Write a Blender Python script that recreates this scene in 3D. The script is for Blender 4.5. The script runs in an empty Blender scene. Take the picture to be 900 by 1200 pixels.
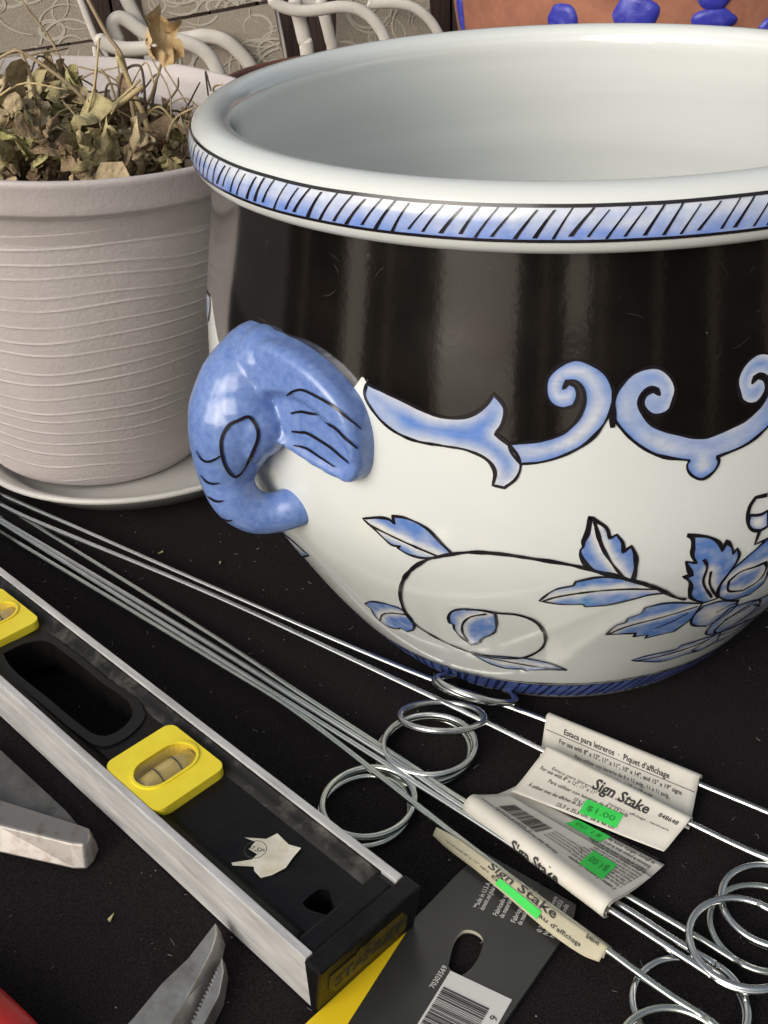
import bpy, bmesh, math, random
import numpy as np
from mathutils import Vector, Matrix, noise
from mathutils.geometry import delaunay_2d_cdt
from mathutils.bvhtree import BVHTree

R = math.radians
scene = bpy.context.scene
col = scene.collection

# ------------------------------------------------------------------ camera
cam_d = bpy.data.cameras.new('camera')
cam_d.sensor_fit = 'VERTICAL'
cam_d.sensor_height = 36.0
cam_d.sensor_width = 27.0
cam_d.lens = 36.0 * 1300.0 / 1200.0
cam_d.clip_start = 0.01
cam_d.clip_end = 500.0
cam = bpy.data.objects.new('camera', cam_d)
col.objects.link(cam)
PITCH, ROLL = 0.5576, -0.0589
fw = Vector((0, math.cos(PITCH), -math.sin(PITCH)))
r0 = Vector((1, 0, 0))
u0 = r0.cross(fw)
rt = r0 * math.cos(ROLL) + u0 * math.sin(ROLL)
up = rt.cross(fw)
m = Matrix((rt, up, -fw)).transposed().to_4x4()
m.translation = Vector((0, 0, 0.44))
cam.matrix_world = m
scene.camera = cam

# ------------------------------------------------------------------ sky, sun, exposure
SUN_ELEV, SUN_AZ = 25.0, 224.0      # azimuth clockwise from +Y: the light comes from behind the camera
w = bpy.data.worlds.new('World')
scene.world = w
w.use_nodes = True
nt = w.node_tree
bg = nt.nodes['Background']
sky = nt.nodes.new('ShaderNodeTexSky')
sky.sky_type = 'NISHITA'
sky.sun_disc = False
sky.sun_elevation = R(SUN_ELEV)
sky.sun_rotation = R(SUN_AZ)
sky.air_density = 1.6
sky.dust_density = 5.0
sky.ozone_density = 1.0
hs = nt.nodes.new('ShaderNodeHueSaturation')      # thin overcast: the sky's blue is washed out
hs.inputs['Saturation'].default_value = 0.5
nt.links.new(sky.outputs[0], hs.inputs['Color'])
nt.links.new(hs.outputs[0], bg.inputs[0])
bg.inputs[1].default_value = 0.10
sun_d = bpy.data.lights.new('sun', 'SUN')
sun_d.energy = 1.5
sun_d.angle = R(50)
sun_d.color = (1.0, 0.985, 0.955)
sun = bpy.data.objects.new('sun', sun_d)
col.objects.link(sun)
sd = Vector((math.sin(R(SUN_AZ)) * math.cos(R(SUN_ELEV)), math.cos(R(SUN_AZ)) * math.cos(R(SUN_ELEV)), math.sin(R(SUN_ELEV))))
sun.rotation_euler = sd.to_track_quat('Z', 'Y').to_euler()
sun.location = sd * 5
scene.view_settings.view_transform = 'Standard'
scene.view_settings.look = 'None'
scene.view_settings.exposure = 0.29
scene.view_settings.gamma = 1.0
scene.view_settings.use_curve_mapping = False
scene.render.engine = 'CYCLES'
scene.cycles.use_denoising = True
scene.cycles.max_bounces = 8

random.seed(7)

# ------------------------------------------------------------------ helpers
def tag(o, label=None, cat=None, group=None, kind=None):
    if label: o['label'] = label
    if cat: o['category'] = cat
    if group: o['group'] = group
    if kind: o['kind'] = kind
    return o

def empty(name, loc=(0, 0, 0), rot=None):
    o = bpy.data.objects.new(name, None)
    o.empty_display_size = 0.02
    col.objects.link(o)
    o.location = loc
    if rot is not None: o.rotation_euler = rot
    return o

def thing(name, label, cat, loc=(0, 0, 0), rot=None, group=None):
    return tag(empty(name, loc, rot), label, cat, group)

class MB:
    """collects vertices (with an optional colour) and faces for ONE mesh object"""
    def __init__(s): s.v = []; s.f = []; s.mi = []; s.c = []; s.m = 0; s.sm = []; s.smooth = True; s.colour = (1, 1, 1)
    def vert(s, p, c=None):
        s.v.append((p[0], p[1], p[2])); s.c.append(c or s.colour); return len(s.v) - 1
    def face(s, idx): s.f.append(tuple(idx)); s.mi.append(s.m); s.sm.append(s.smooth)
    def tube(s, pts, rad, n=8, caps=True, closed=False, flat=1.0, upv=None):
        pts = [Vector(p) for p in pts]; k = len(pts)
        rad = rad if isinstance(rad, (list, tuple)) else [rad] * k
        tg = []
        for i in range(k):
            a = pts[(i - 1) % k] if (closed or i > 0) else pts[i]
            b = pts[(i + 1) % k] if (closed or i < k - 1) else pts[i]
            t = (b - a); tg.append(t.normalized() if t.length > 1e-9 else Vector((0, 0, 1)))
        nv = Vector(upv) if upv is not None else (Vector((0, 0, 1)) if abs(tg[0].z) < .9 else Vector((1, 0, 0)))
        rings = []
        for i in range(k):
            nv = (nv - tg[i] * nv.dot(tg[i]))
            nv = nv.normalized() if nv.length > 1e-6 else tg[i].orthogonal().normalized()
            bv = tg[i].cross(nv)
            rings.append([s.vert(pts[i] + (nv * math.cos(2 * math.pi * j / n) * flat + bv * math.sin(2 * math.pi * j / n)) * rad[i]) for j in range(n)])
        for i in range(k if closed else k - 1):
            a, b = rings[i], rings[(i + 1) % k]
            for j in range(n): s.face((a[j], a[(j + 1) % n], b[(j + 1) % n], b[j]))
        if caps and not closed:
            s.face(rings[0][::-1]); s.face(rings[-1])
    def lathe(s, prof, n=96, centre=(0, 0, 0), off=None):
        rings = []
        for (r, z) in prof:
            if r < 1e-6: rings.append([s.vert((centre[0], centre[1], centre[2] + z))]); continue
            rings.append([s.vert((centre[0] + r * math.sin(2 * math.pi * j / n) + (off(z) if off else 0), centre[1] - r * math.cos(2 * math.pi * j / n), centre[2] + z)) for j in range(n)])
        for a, b in zip(rings, rings[1:]):
            for j in range(n):
                k = (j + 1) % n
                if len(a) == 1 and len(b) == 1: continue
                if len(a) == 1: s.face((a[0], b[k], b[j]))
                elif len(b) == 1: s.face((a[j], a[k], b[0]))
                else: s.face((a[j], a[k], b[k], b[j]))
    def box(s, c0, c1, fn=None):
        P = [(x, y, z) for z in (c0[2], c1[2]) for y in (c0[1], c1[1]) for x in (c0[0], c1[0])]
        i = [s.vert(fn(*p) if fn else p) for p in P]
        for q in ((0, 2, 3, 1), (4, 5, 7, 6), (0, 1, 5, 4), (2, 6, 7, 3), (0, 4, 6, 2), (1, 3, 7, 5)): s.face([i[k] for k in q])
    def prism(s, poly, z0, z1, fn=None, holes=(), inset=0.0):
        """a plate of outline poly (with holes) between z0 and z1; fn maps (x, y, z) to the scene"""
        pts, fc = tri_fill(poly, holes)
        fn = fn or (lambda x, y, z: (x, y, z))
        b = [s.vert(fn(p[0], p[1], z0)) for p in pts]
        t = [s.vert(fn(p[0], p[1], z1)) for p in pts]
        for f in fc: s.face([t[i] for i in f]); s.face([b[i] for i in f][::-1])
        sm = s.smooth; s.smooth = False
        for lp in [poly] + list(holes):
            n = len(lp)
            lo = [s.vert(fn(p[0], p[1], z0)) for p in lp]; hi = [s.vert(fn(p[0], p[1], z1)) for p in lp]
            for i in range(n): s.face((lo[i], lo[(i + 1) % n], hi[(i + 1) % n], hi[i]))
        s.smooth = sm
    def build(s, name, mats, parent=None, recalc=True, bevel=0.0, merge=0.0, segs=2):
        me = bpy.data.meshes.new(name)
        me.from_pydata(s.v, [], s.f)
        ca = me.color_attributes.new('Col', 'FLOAT_COLOR', 'POINT')
        ca.data.foreach_set('color', np.array([(c[0], c[1], c[2], 1.0) for c in s.c], dtype=np.float32).ravel())
        for mt in (mats if isinstance(mats, (list, tuple)) else [mats]): me.materials.append(mt)
        me.polygons.foreach_set('material_index', s.mi)
        me.polygons.foreach_set('use_smooth', s.sm)
        if recalc or merge:
            bm = bmesh.new(); bm.from_mesh(me)
            if merge: bmesh.ops.remove_doubles(bm, verts=bm.verts, dist=merge)
            if recalc: bmesh.ops.recalc_face_normals(bm, faces=bm.faces)
            bm.to_mesh(me); bm.free()
        me.update()
        o = bpy.data.objects.new(name, me)
        col.objects.link(o)
        if parent is not None:
            o.parent = parent
        if bevel:
            b = o.modifiers.new('bevel', 'BEVEL'); b.width = bevel; b.segments = segs; b.limit_method = 'ANGLE'; b.angle_limit = R(40)
            b.harden_normals = False
        return o

def inside(poly, p):
    x, y = p; c = False; n = len(poly); j = n - 1
    for i in range(n):
        xi, yi = poly[i][0], poly[i][1]; xj, yj = poly[j][0], poly[j][1]
        if (yi > y) != (yj > y) and x < (xj - xi) * (y - yi) / (yj - yi) + xi: c = not c
        j = i
    return c

def tri_fill(poly, holes=(), extra=(), eps=1e-7):
    vs = [Vector((p[0], p[1])) for p in poly]; ed = [(i, (i + 1) % len(poly)) for i in range(len(poly))]
    for h in holes:
        b = len(vs); vs += [Vector((p[0], p[1])) for p in h]; ed += [(b + i, b + (i + 1) % len(h)) for i in range(len(h))]
    vs += [Vector((p[0], p[1])) for p in extra]
    v, e, f, *_ = delaunay_2d_cdt(vs, ed, [], 0, eps, False)
    out = []
    for t in f:
        cx = sum(v[i].x for i in t) / 3; cy = sum(v[i].y for i in t) / 3
        if inside(poly, (cx, cy)) and not any(inside(h, (cx, cy)) for h in holes): out.append(tuple(t))
    return [(p.x, p.y) for p in v], out

def catmull(pts, n=6, closed=False):
    P = [Vector(p) for p in pts]; k = len(P); out = []
    for i in range(k if closed else k - 1):
        p1, p2 = P[i], P[(i + 1) % k]
        p0 = P[(i - 1) % k] if (closed or i > 0) else p1 * 2 - p2
        p3 = P[(i + 2) % k] if (closed or i + 2 < k) else p2 * 2 - p1
        for j in range(n):
            t = j / n
            out.append(((p1 * 2) + (p2 - p0) * t + (p0 * 2 - p1 * 5 + p2 * 4 - p3) * t * t + (p1 * 3 - p0 - p2 * 3 + p3) * t ** 3) * 0.5)
    if not closed: out.append(P[-1])
    return out

def smooth_poly(pts, closed=True, n=5, corner=52):
    """rounds a traced outline but keeps its sharp corners"""
    P = [Vector((p[0], p[1], 0)) for p in pts]; k = len(P)
    cor = []
    for i in range(k):
        if not closed and i in (0, k - 1): cor.append(True); continue
        a = P[i] - P[i - 1]; b = P[(i + 1) % k] - P[i]
        cor.append(a.length < 1e-9 or b.length < 1e-9 or a.angle(b) > R(corner))
    out = []
    for i in range(k if closed else k - 1):
        p1, p2 = P[i], P[(i + 1) % k]; L = (p2 - p1).length
        def tang(q):
            a = P[q] - P[(q - 1) % k]; b = P[(q + 1) % k] - P[q]
            return (a.normalized() + b.normalized()).normalized()
        m1 = (p2 - p1) if cor[i] else tang(i) * L
        m2 = (p2 - p1) if cor[(i + 1) % k] else tang((i + 1) % k) * L
        for j in range(n):
            t = j / n; h = t * t * (3 - 2 * t)
            q = p1 * (1 - h) + p2 * h + m1 * (t ** 3 - 2 * t * t + t) + m2 * (t ** 3 - t * t)
            out.append((q.x, q.y))
    if not closed: out.append((P[-1].x, P[-1].y))
    return out

# ------------------------------------------------------------------ materials
def mat(name, base, rough=0.5, metal=0.0, var=None, var_scale=40.0, bump=0.0, bump_scale=200.0, spec=0.5, coat=0.0, rough_var=0.0, sheen=0.0, detail=4.0, ramp=(0.35, 0.65), coord='Object', stretch=None, rot=0.0):
    m = bpy.data.materials.new(name); m.use_nodes = True
    t = m.node_tree; p = t.nodes['Principled BSDF']
    p.inputs['Base Color'].default_value = (*base, 1); p.inputs['Roughness'].default_value = rough
    p.inputs['Metallic'].default_value = metal; p.inputs['Specular IOR Level'].default_value = spec
    p.inputs['Coat Weight'].default_value = coat; p.inputs['Coat Roughness'].default_value = 0.06
    if sheen: p.inputs['Sheen Weight'].default_value = sheen; p.inputs['Sheen Roughness'].default_value = 0.6
    tc = t.nodes.new('ShaderNodeTexCoord')
    src = tc.outputs[coord]
    if stretch:
        mp = t.nodes.new('ShaderNodeMapping'); mp.inputs['Scale'].default_value = stretch; mp.inputs['Rotation'].default_value = (0, 0, rot); mp.vector_type = 'TEXTURE' if rot else 'POINT'
        t.links.new(src, mp.inputs[0]); src = mp.outputs[0]
    if var is not None:
        nz = t.nodes.new('ShaderNodeTexNoise'); nz.inputs['Scale'].default_value = var_scale; nz.inputs['Detail'].default_value = detail
        nz.inputs['Roughness'].default_value = 0.65
        t.links.new(src, nz.inputs['Vector'])
        rp = t.nodes.new('ShaderNodeValToRGB')
        rp.color_ramp.elements[0].position = ramp[0]; rp.color_ramp.elements[0].color = (*base, 1)
        rp.color_ramp.elements[1].position = ramp[1]; rp.color_ramp.elements[1].color = (*var, 1)
        t.links.new(nz.outputs['Fac'], rp.inputs[0]); t.links.new(rp.outputs[0], p.inputs['Base Color'])
        if rough_var:
            mr = t.nodes.new('ShaderNodeMapRange'); mr.inputs[3].default_value = max(0.02, rough - rough_var); mr.inputs[4].default_value = rough + rough_var
            t.links.new(nz.outputs['Fac'], mr.inputs[0]); t.links.new(mr.outputs[0], p.inputs['Roughness'])
    if bump:
        nb = t.nodes.new('ShaderNodeTexNoise'); nb.inputs['Scale'].default_value = bump_scale; nb.inputs['Detail'].default_value = 3
        t.links.new(src, nb.inputs['Vector'])
        bp = t.nodes.new('ShaderNodeBump'); bp.inputs['Strength'].default_value = 1.0; bp.inputs['Distance'].default_value = bump
        t.links.new(nb.outputs['Fac'], bp.inputs['Height']); t.links.new(bp.outputs[0], p.inputs['Normal'])
    return m

def speckle(m, scale, thresh, colour, amount=1.0, rough=None):
    """adds sparse dust or lint specks over a material's colour"""
    t = m.node_tree; p = t.nodes['Principled BSDF']
    tc = t.nodes.new('ShaderNodeTexCoord')
    vo = t.nodes.new('ShaderNodeTexVoronoi'); vo.inputs['Scale'].default_value = scale
    t.links.new(tc.outputs['Object'], vo.inputs['Vector'])
    sp = t.nodes.new('ShaderNodeSeparateColor'); t.links.new(vo.outputs['Color'], sp.inputs[0])
    # cell distance small AND cell lottery
    lt = t.nodes.new('ShaderNodeMath'); lt.operation = 'LESS_THAN'; lt.inputs[1].default_value = thresh
    ml = t.nodes.new('ShaderNodeMath'); ml.operation = 'MULTIPLY_ADD'; ml.inputs[1].default_value = 2.2; ml.inputs[2].default_value = 0.0
    t.links.new(sp.outputs[0], ml.inputs[0])
    ad = t.nodes.new('ShaderNodeMath'); ad.operation = 'ADD'
    t.links.new(vo.outputs['Distance'], ad.inputs[0]); t.links.new(ml.outputs[0], ad.inputs[1]); t.links.new(ad.outputs[0], lt.inputs[0])
    fm = t.nodes.new('ShaderNodeMath'); fm.operation = 'MULTIPLY'; fm.inputs[1].default_value = amount
    t.links.new(lt.outputs[0], fm.inputs[0])
    mx = t.nodes.new('ShaderNodeMix'); mx.data_type = 'RGBA'; mx.inputs['B'].default_value = (*colour, 1)
    t.links.new(fm.outputs[0], mx.inputs['Factor'])
    lk = [l for l in t.links if l.to_socket == p.inputs['Base Color']]
    if lk: t.links.new(lk[0].from_socket, mx.inputs['A'])
    else: mx.inputs['A'].default_value = p.inputs['Base Color'].default_value
    t.links.new(mx.outputs['Result'], p.inputs['Base Color'])
    return m

def attr_mat(name, rough=0.15, coat=0.0, spec=0.5):
    m = bpy.data.materials.new(name); m.use_nodes = True
    t = m.node_tree; p = t.nodes['Principled BSDF']
    a = t.nodes.new('ShaderNodeVertexColor'); a.layer_name = 'Col'
    tc = t.nodes.new('ShaderNodeTexCoord'); nz = t.nodes.new('ShaderNodeTexNoise'); nz.inputs['Scale'].default_value = 170; nz.inputs['Detail'].default_value = 8; nz.inputs['Roughness'].default_value = 0.7
    mp = t.nodes.new('ShaderNodeMapping'); mp.inputs['Scale'].default_value = (1, 1, 2.2); t.links.new(tc.outputs['Object'], mp.inputs[0]); t.links.new(mp.outputs[0], nz.inputs['Vector'])
    mr = t.nodes.new('ShaderNodeMapRange'); mr.inputs[1].default_value = 0.3; mr.inputs[2].default_value = 0.7; mr.inputs[3].default_value = 0.88; mr.inputs[4].default_value = 1.10; t.links.new(nz.outputs['Fac'], mr.inputs[0])
    hv = t.nodes.new('ShaderNodeHueSaturation'); t.links.new(mr.outputs[0], hv.inputs['Value']); t.links.new(a.outputs['Color'], hv.inputs['Color'])
    t.links.new(hv.outputs[0], p.inputs['Base Color'])
    p.inputs['Roughness'].default_value = rough; p.inputs['Coat Weight'].default_value = coat; p.inputs['Specular IOR Level'].default_value = spec
    return m

M = {}
M['cloth'] = speckle(mat('black_cloth', (0.0060, 0.0050, 0.0054), 0.95, var=(0.026, 0.0225, 0.0235), var_scale=1100, bump=0.0006, bump_scale=1600, spec=0.06), 420, 0.055, (0.10, 0.095, 0.09), 0.5)
M['cream'] = mat('cream_glaze', (0.685, 0.712, 0.695), 0.12, var=(0.65, 0.68, 0.665), var_scale=9, bump=0.00012, bump_scale=60, coat=0.3)
M['cream'] = speckle(M['cream'], 150, 0.035, (0.33, 0.31, 0.26), 0.6)
M['inside'] = mat('grey_white_glaze', (0.665, 0.69, 0.68), 0.10, var=(0.625, 0.65, 0.64), var_scale=6, bump=0.0011, bump_scale=7, coat=1.0, stretch=(0.25, 0.25, 5))
M['black_glaze'] = speckle(mat('black_glaze', (0.0045, 0.0036, 0.0032), 0.10, var=(0.009, 0.0072, 0.006), var_scale=30, rough_var=0.04, bump=0.00005, bump_scale=300, coat=1.0, spec=1.0), 300, 0.10, (0.25, 0.23, 0.21), 0.55)
M['black_glaze'].node_tree.nodes['Principled BSDF'].inputs['Coat Roughness'].default_value = 0.13
M['paint'] = attr_mat('painted_glaze', 0.16, 0.2)
M['blue'] = mat('sponged_blue_glaze', (0.105, 0.185, 0.47), 0.32, var=(0.20, 0.30, 0.57), var_scale=300, coat=0.5, detail=10, ramp=(0.36, 0.74), bump=0.00012, bump_scale=140)
M['line'] = mat('black_line_glaze', (0.012, 0.010, 0.016), 0.25)
M['plastic'] = mat('lilac_grey_plastic', (0.545, 0.495, 0.487), 0.55, var=(0.505, 0.46, 0.452), var_scale=25, bump=0.0004, bump_scale=330)
M['plastic_rim'] = mat('lilac_grey_plastic_rim', (0.56, 0.505, 0.495), 0.5, var=(0.52, 0.47, 0.46), var_scale=25, bump=0.0003, bump_scale=330)
M['saucer'] = mat('pale_saucer_plastic', (0.56, 0.55, 0.52), 0.4, var=(0.50, 0.49, 0.465), var_scale=14)
M['soil'] = mat('dry_soil', (0.030, 0.022, 0.015), 0.95, var=(0.09, 0.07, 0.045), var_scale=120, bump=0.004, bump_scale=150)
M['terracotta'] = mat('terracotta', (0.36, 0.150, 0.090), 0.8, var=(0.24, 0.095, 0.058), var_scale=24, bump=0.0008, bump_scale=120)
M['brown_clay'] = mat('brown_clay', (0.16, 0.070, 0.048), 0.7, var=(0.12, 0.05, 0.036), var_scale=30, bump=0.0006, bump_scale=120)
M['cobalt'] = mat('cobalt_paint', (0.035, 0.04, 0.36), 0.4, var=(0.12, 0.14, 0.52), var_scale=60, ramp=(0.5, 0.75), bump=0.001, bump_scale=90)
M['wire'] = mat('zinc_wire', (0.60, 0.61, 0.60), 0.21, 1.0, var=(0.72, 0.74, 0.72), var_scale=60)
M['wire2'] = mat('zinc_wire_greenish', (0.53, 0.57, 0.54), 0.24, 1.0, var=(0.66, 0.68, 0.60), var_scale=50)
M['paper'] = mat('label_paper', (0.69, 0.66, 0.59), 0.62, var=(0.60, 0.57, 0.50), var_scale=26, bump=0.0003, bump_scale=60)
M['paper_old'] = mat('label_paper_aged', (0.50, 0.46, 0.33), 0.6, var=(0.42, 0.38, 0.26), var_scale=40, bump=0.0003, bump_scale=60)
M['ink'] = mat('black_ink', (0.035, 0.033, 0.033), 0.6)
M['green'] = mat('green_sticker', (0.035, 0.60, 0.075), 0.55, var=(0.045, 0.66, 0.10), var_scale=60)
M['green_ink'] = mat('sticker_ink', (0.02, 0.24, 0.04), 0.6)
M['alu'] = mat('worn_aluminium', (0.44, 0.435, 0.43), 0.40, 0.25, var=(0.70, 0.695, 0.685), var_scale=150, rough_var=0.12, bump=0.00025, bump_scale=320, detail=10, stretch=(7, 1, 1), rot=R(133.1))
M['level_black'] = speckle(mat('black_plastic_web', (0.004, 0.004, 0.0045), 0.36, spec=0.25, var=(0.008, 0.0075, 0.007), var_scale=70, rough_var=0.1, bump=0.0002, bump_scale=500), 260, 0.06, (0.2, 0.19, 0.17), 0.5)
M['dusty'] = mat('dusty_black_rail', (0.006, 0.006, 0.006), 0.55, var=(0.14, 0.125, 0.105), var_scale=60, detail=12, ramp=(0.52, 0.86), spec=0.3)
M['yellow'] = mat('yellow_plastic', (0.90, 0.74, 0.045), 0.36, var=(0.84, 0.67, 0.035), var_scale=60, bump=0.0001, bump_scale=300)
M['badge'] = mat('worn_shaded_badge', (0.13, 0.095, 0.006), 0.5, var=(0.02, 0.016, 0.005), var_scale=70)  # shade of the end face is mixed into the yellow; blotches are wear
M['card'] = mat('glossy_black_card', (0.030, 0.030, 0.028), 0.30, var=(0.042, 0.042, 0.039), var_scale=20, rough_var=0.06)
M['card_yellow'] = mat('yellow_card_print', (0.86, 0.60, 0.015), 0.42)
M['white_print'] = mat('white_card_print', (0.66, 0.65, 0.62), 0.5)
M['card_edge'] = mat('raw_card_edge', (0.45, 0.41, 0.34), 0.8)
M['steel'] = mat('tool_steel', (0.50, 0.49, 0.47), 0.36, 0.7, var=(0.28, 0.26, 0.24), var_scale=70, rough_var=0.12, detail=8, bump=0.0002, bump_scale=300)
M['steel_rust'] = mat('rusty_tool_steel', (0.27, 0.255, 0.24), 0.42, 0.6, var=(0.15, 0.10, 0.075), var_scale=110, rough_var=0.1, detail=8, ramp=(0.5, 0.8))
M['steel_dark'] = mat('dark_tool_steel', (0.10, 0.10, 0.10), 0.5, 0.6, var=(0.17, 0.165, 0.16), var_scale=90)
M['red'] = mat('red_grip', (0.62, 0.022, 0.016), 0.35, var=(0.42, 0.018, 0.014), var_scale=30, bump=0.0004, bump_scale=250)
M['fabric'] = mat('taupe_fabric', (0.30, 0.26, 0.21), 0.9, var=(0.26, 0.225, 0.18), var_scale=60, bump=0.002, bump_scale=300)
M['swirl'] = mat('pale_swirl_print', (0.42, 0.38, 0.32), 0.85, var=(0.37, 0.335, 0.28), var_scale=60)
M['chair_frame'] = mat('cream_enamel_tube', (0.60, 0.565, 0.515), 0.4, var=(0.54, 0.505, 0.455), var_scale=20)
M['wood'] = mat('dark_brown_wood', (0.016, 0.007, 0.0045), 0.6, var=(0.034, 0.016, 0.010), var_scale=9, detail=8, stretch=(6, 6, 0.6), bump=0.002, bump_scale=40)
M['ground'] = mat('brown_paving', (0.030, 0.020, 0.015), 0.8, var=(0.016, 0.011, 0.009), var_scale=3.0, detail=6)
M['tan_wood'] = mat('added_tan_wood', (0.72, 0.58, 0.42), 0.7, var=(0.55, 0.42, 0.29), var_scale=9, detail=8, stretch=(6, 6, 0.6))  # paler boards of the added fence, there to be mirrored
M['path'] = mat('added_pale_paving', (0.50, 0.42, 0.33), 0.85, var=(0.34, 0.28, 0.22), var_scale=2.0, detail=6)  # bright strips added for the black glaze to mirror

# ------------------------------------------------------------------ the setting
b = MB()
b.box((-30, -30, -0.80), (30, 30, -0.72))
tag(b.build('ground', M['ground']), kind='structure')

# fence added behind the viewer to darken the horizon the black glaze mirrors
fence = thing('added_fence', 'unseen timber fence with paler boards, added for the black glaze to mirror', 'fence', (0, 0.5, -0.72))
STRIPE_GAPS = ((-43, -21, 0), (-7, -1, 1), (-74, -68, 2))      # gaps with pale strips, added to mirror as bright stripes in the glaze
for g0, g1, k in STRIPE_GAPS:
    b = MB(); zz = -.716 + .001 * k
    b.face([b.vert((r_ * math.sin(R(d_)), .5 - r_ * math.cos(R(d_)), zz)) for r_, d_ in ((1.6, g0 - 2), (1.6, g1 + 2), (28, g1 + .5), (28, g0 - .5))])
    tag(b.build('path', M['path'], recalc=False), kind='structure')  # unseen pale strip, added only for its reflection in the glaze
for i in range(88):
    a_ = R(-98 + 196 * i / 87); deg = math.degrees(a_)
    if any(g0 < deg < g1 for g0, g1, k in STRIPE_GAPS): continue
    pale = i % 7 == 3
    b = MB(); hgt = 1.40 + .03 * noise.noise(Vector((i * .7, 0, 0)))
    b.box((-.068, -.010 + .011 * (i % 2), 0), (.068, .0 + .011 * (i % 2), hgt)); o = b.build('board', M['tan_wood' if pale else 'wood'], fence, bevel=.003)
    o.location = (3.3 * math.sin(a_), -3.3 * math.cos(a_), 0); o.rotation_euler = (0, 0, a_)
for t0, t1 in ((-98, -74), (-68, -43), (-21, -7), (-1, 98)):
    for hz in (.35, 1.1):
        b = MB(); b.tube([(3.36 * math.sin(R(t)), -3.36 * math.cos(R(t)), hz) for t in np.linspace(t0, t1, 12)], .035, 8); b.build('rail', M['wood'], fence)

wall = MB()
wall.box((-2.6, 4.36, -0.72), (2.6, 4.42, 1.6))
wall = tag(wall.build('wood_wall', M['wood']), 'dark brown wall of upright wooden boards behind the patio chairs', 'wall')
for i in range(30):
    b = MB(); x = -2.6 + i * 0.1735
    b.box((x + 0.003, 4.335 + 0.004 * (i % 3), -0.72), (x + 0.170, 4.358, 1.6))
    b.build('board', M['wood'], wall, bevel=0.004)

# table: a top under a black cloth that hangs down all round
def cloth_z(x, y):
    return -0.0002 - 0.0011 * (0.5 + 0.5 * noise.noise(Vector((x * 6, y * 6, 2.0)))) \
        - 0.0016 * max(0, 1 - abs((y - 0.74) - 0.28 * (x + 0.12)) / 0.006) * (0.3 < y < 0.86)
TX0, TX1, TY0, TY1 = -1.05, 1.05, 0.10, 1.75
b = MB()
nx, ny = 150, 130
grid = [[b.vert((x, y, cloth_z(x, y))) for x in np.linspace(TX0, TX1, nx)] for y in np.linspace(TY0, TY1, ny)]
for j in range(ny - 1):
    for i in range(nx - 1): b.face((grid[j][i], grid[j][i + 1], grid[j + 1][i + 1], grid[j + 1][i]))
ring = [grid[0][i] for i in range(nx)] + [grid[j][nx - 1] for j in range(1, ny)] + [grid[ny - 1][i] for i in range(nx - 2, -1, -1)] + [grid[j][0] for j in range(ny - 2, 0, -1)]
low = []
for k, vi in enumerate(ring):
    x, y, z = b.v[vi]; wv = 0.02 * math.sin(k * 0.55) + 0.012 * math.sin(k * 0.21)
    dx = int(x > TX1 - 1e-6) - int(x < TX0 + 1e-6); dy = int(y > TY1 - 1e-6) - int(y < TY0 + 1e-6)
    low.append(b.vert((x + dx * (0.012 + max(0, wv)), y + dy * (0.012 + max(0, wv)), -0.60)))
n = len(ring)
for k in range(n): b.face((ring[k], ring[(k + 1) % n], low[(k + 1) % n], low[k]))
table = thing('display_table', 'table covered by a black cloth carrying the pots and tools', 'table', (0, 0.9, -0.72))
o = b.build('table_cloth', M['cloth'], table); o.location = (0, -0.9, 0.72)
b = MB(); b.box((TX0 + .02, TY0 + .02 - .9, 0.69), (TX1 - .02, TY1 - .02 - .9, 0.715)); b.build('table_top', M['wood'], table)
for sx in (-0.95, 0.95):
    for sy in (-0.7, 0.75):
        b = MB(); b.box((sx - .02, sy - .02, 0), (sx + .02, sy + .02, 0.69)); b.build('leg', M['wood'], table)

# ------------------------------------------------------------------ the blue and white ceramic planter
PX, PY = 0.109472, 0.613756
KZ = [0, .012, .035, .07, .11, .15, .19, .23, .26, .285]
KR = [.1248, .1337, .1486, .1693, .1918, .2053, .2051, .2005, .1947, .1908]
def cubic(x, y, xx):
    n = len(x); h = np.diff(x); A = np.eye(n); q = np.zeros(n)
    for i in range(1, n - 1):
        A[i, i - 1] = h[i - 1]; A[i, i] = 2 * (h[i - 1] + h[i]); A[i, i + 1] = h[i]
        q[i] = 6 * ((y[i + 1] - y[i]) / h[i] - (y[i] - y[i - 1]) / h[i - 1])
    mm = np.linalg.solve(A, q); k = np.clip(np.searchsorted(x, xx) - 1, 0, n - 2)
    x = np.array(x); y = np.array(y); d = xx - x[k]; e = x[k + 1] - xx; H = h[k]
    return (mm[k] * e ** 3 + mm[k + 1] * d ** 3) / (6 * H) + (y[k] / H - mm[k] * H / 6) * e + (y[k + 1] / H - mm[k + 1] * H / 6) * d
ZF = np.linspace(0, .2906, 582)
RF = cubic(KZ, KR, ZF)
SF = np.concatenate([[0], np.cumsum(np.hypot(np.diff(ZF), np.diff(RF)))])
def DX(z): return -.0032 * math.exp(-((z - .05) / .04) ** 2)      # the hand-thrown belly leans a little to one side
def pot_r(z): return float(np.interp(z, ZF, RF))
def z_of_s(s): return float(np.interp(s, SF, ZF))
def s_of_z(z): return float(np.interp(z, ZF, SF))
RU = 0.2
def pot_pt(u, s, off=0.0):
    """u = angle * 0.2 m round the pot (0 towards the viewer), s = arc length up the profile"""
    z = z_of_s(s); r = pot_r(z); th = u / RU
    z2 = min(z + .002, .2906); z1 = max(z - .002, 0)
    dr = pot_r(z2) - pot_r(z1); dz = z2 - z1; l = math.hypot(dr, dz)
    nr, nz = dz / l, -dr / l
    rr = r + nr * off
    return Vector((rr * math.sin(th) + DX(z), -rr * math.cos(th), z + nz * off))     # relative to the pot's base centre
pot = thing('ceramic_planter', 'large cream and blue glazed ceramic planter with elephant head handle and painted vines', 'planter', (PX, PY, 0))
b = MB()
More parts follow.
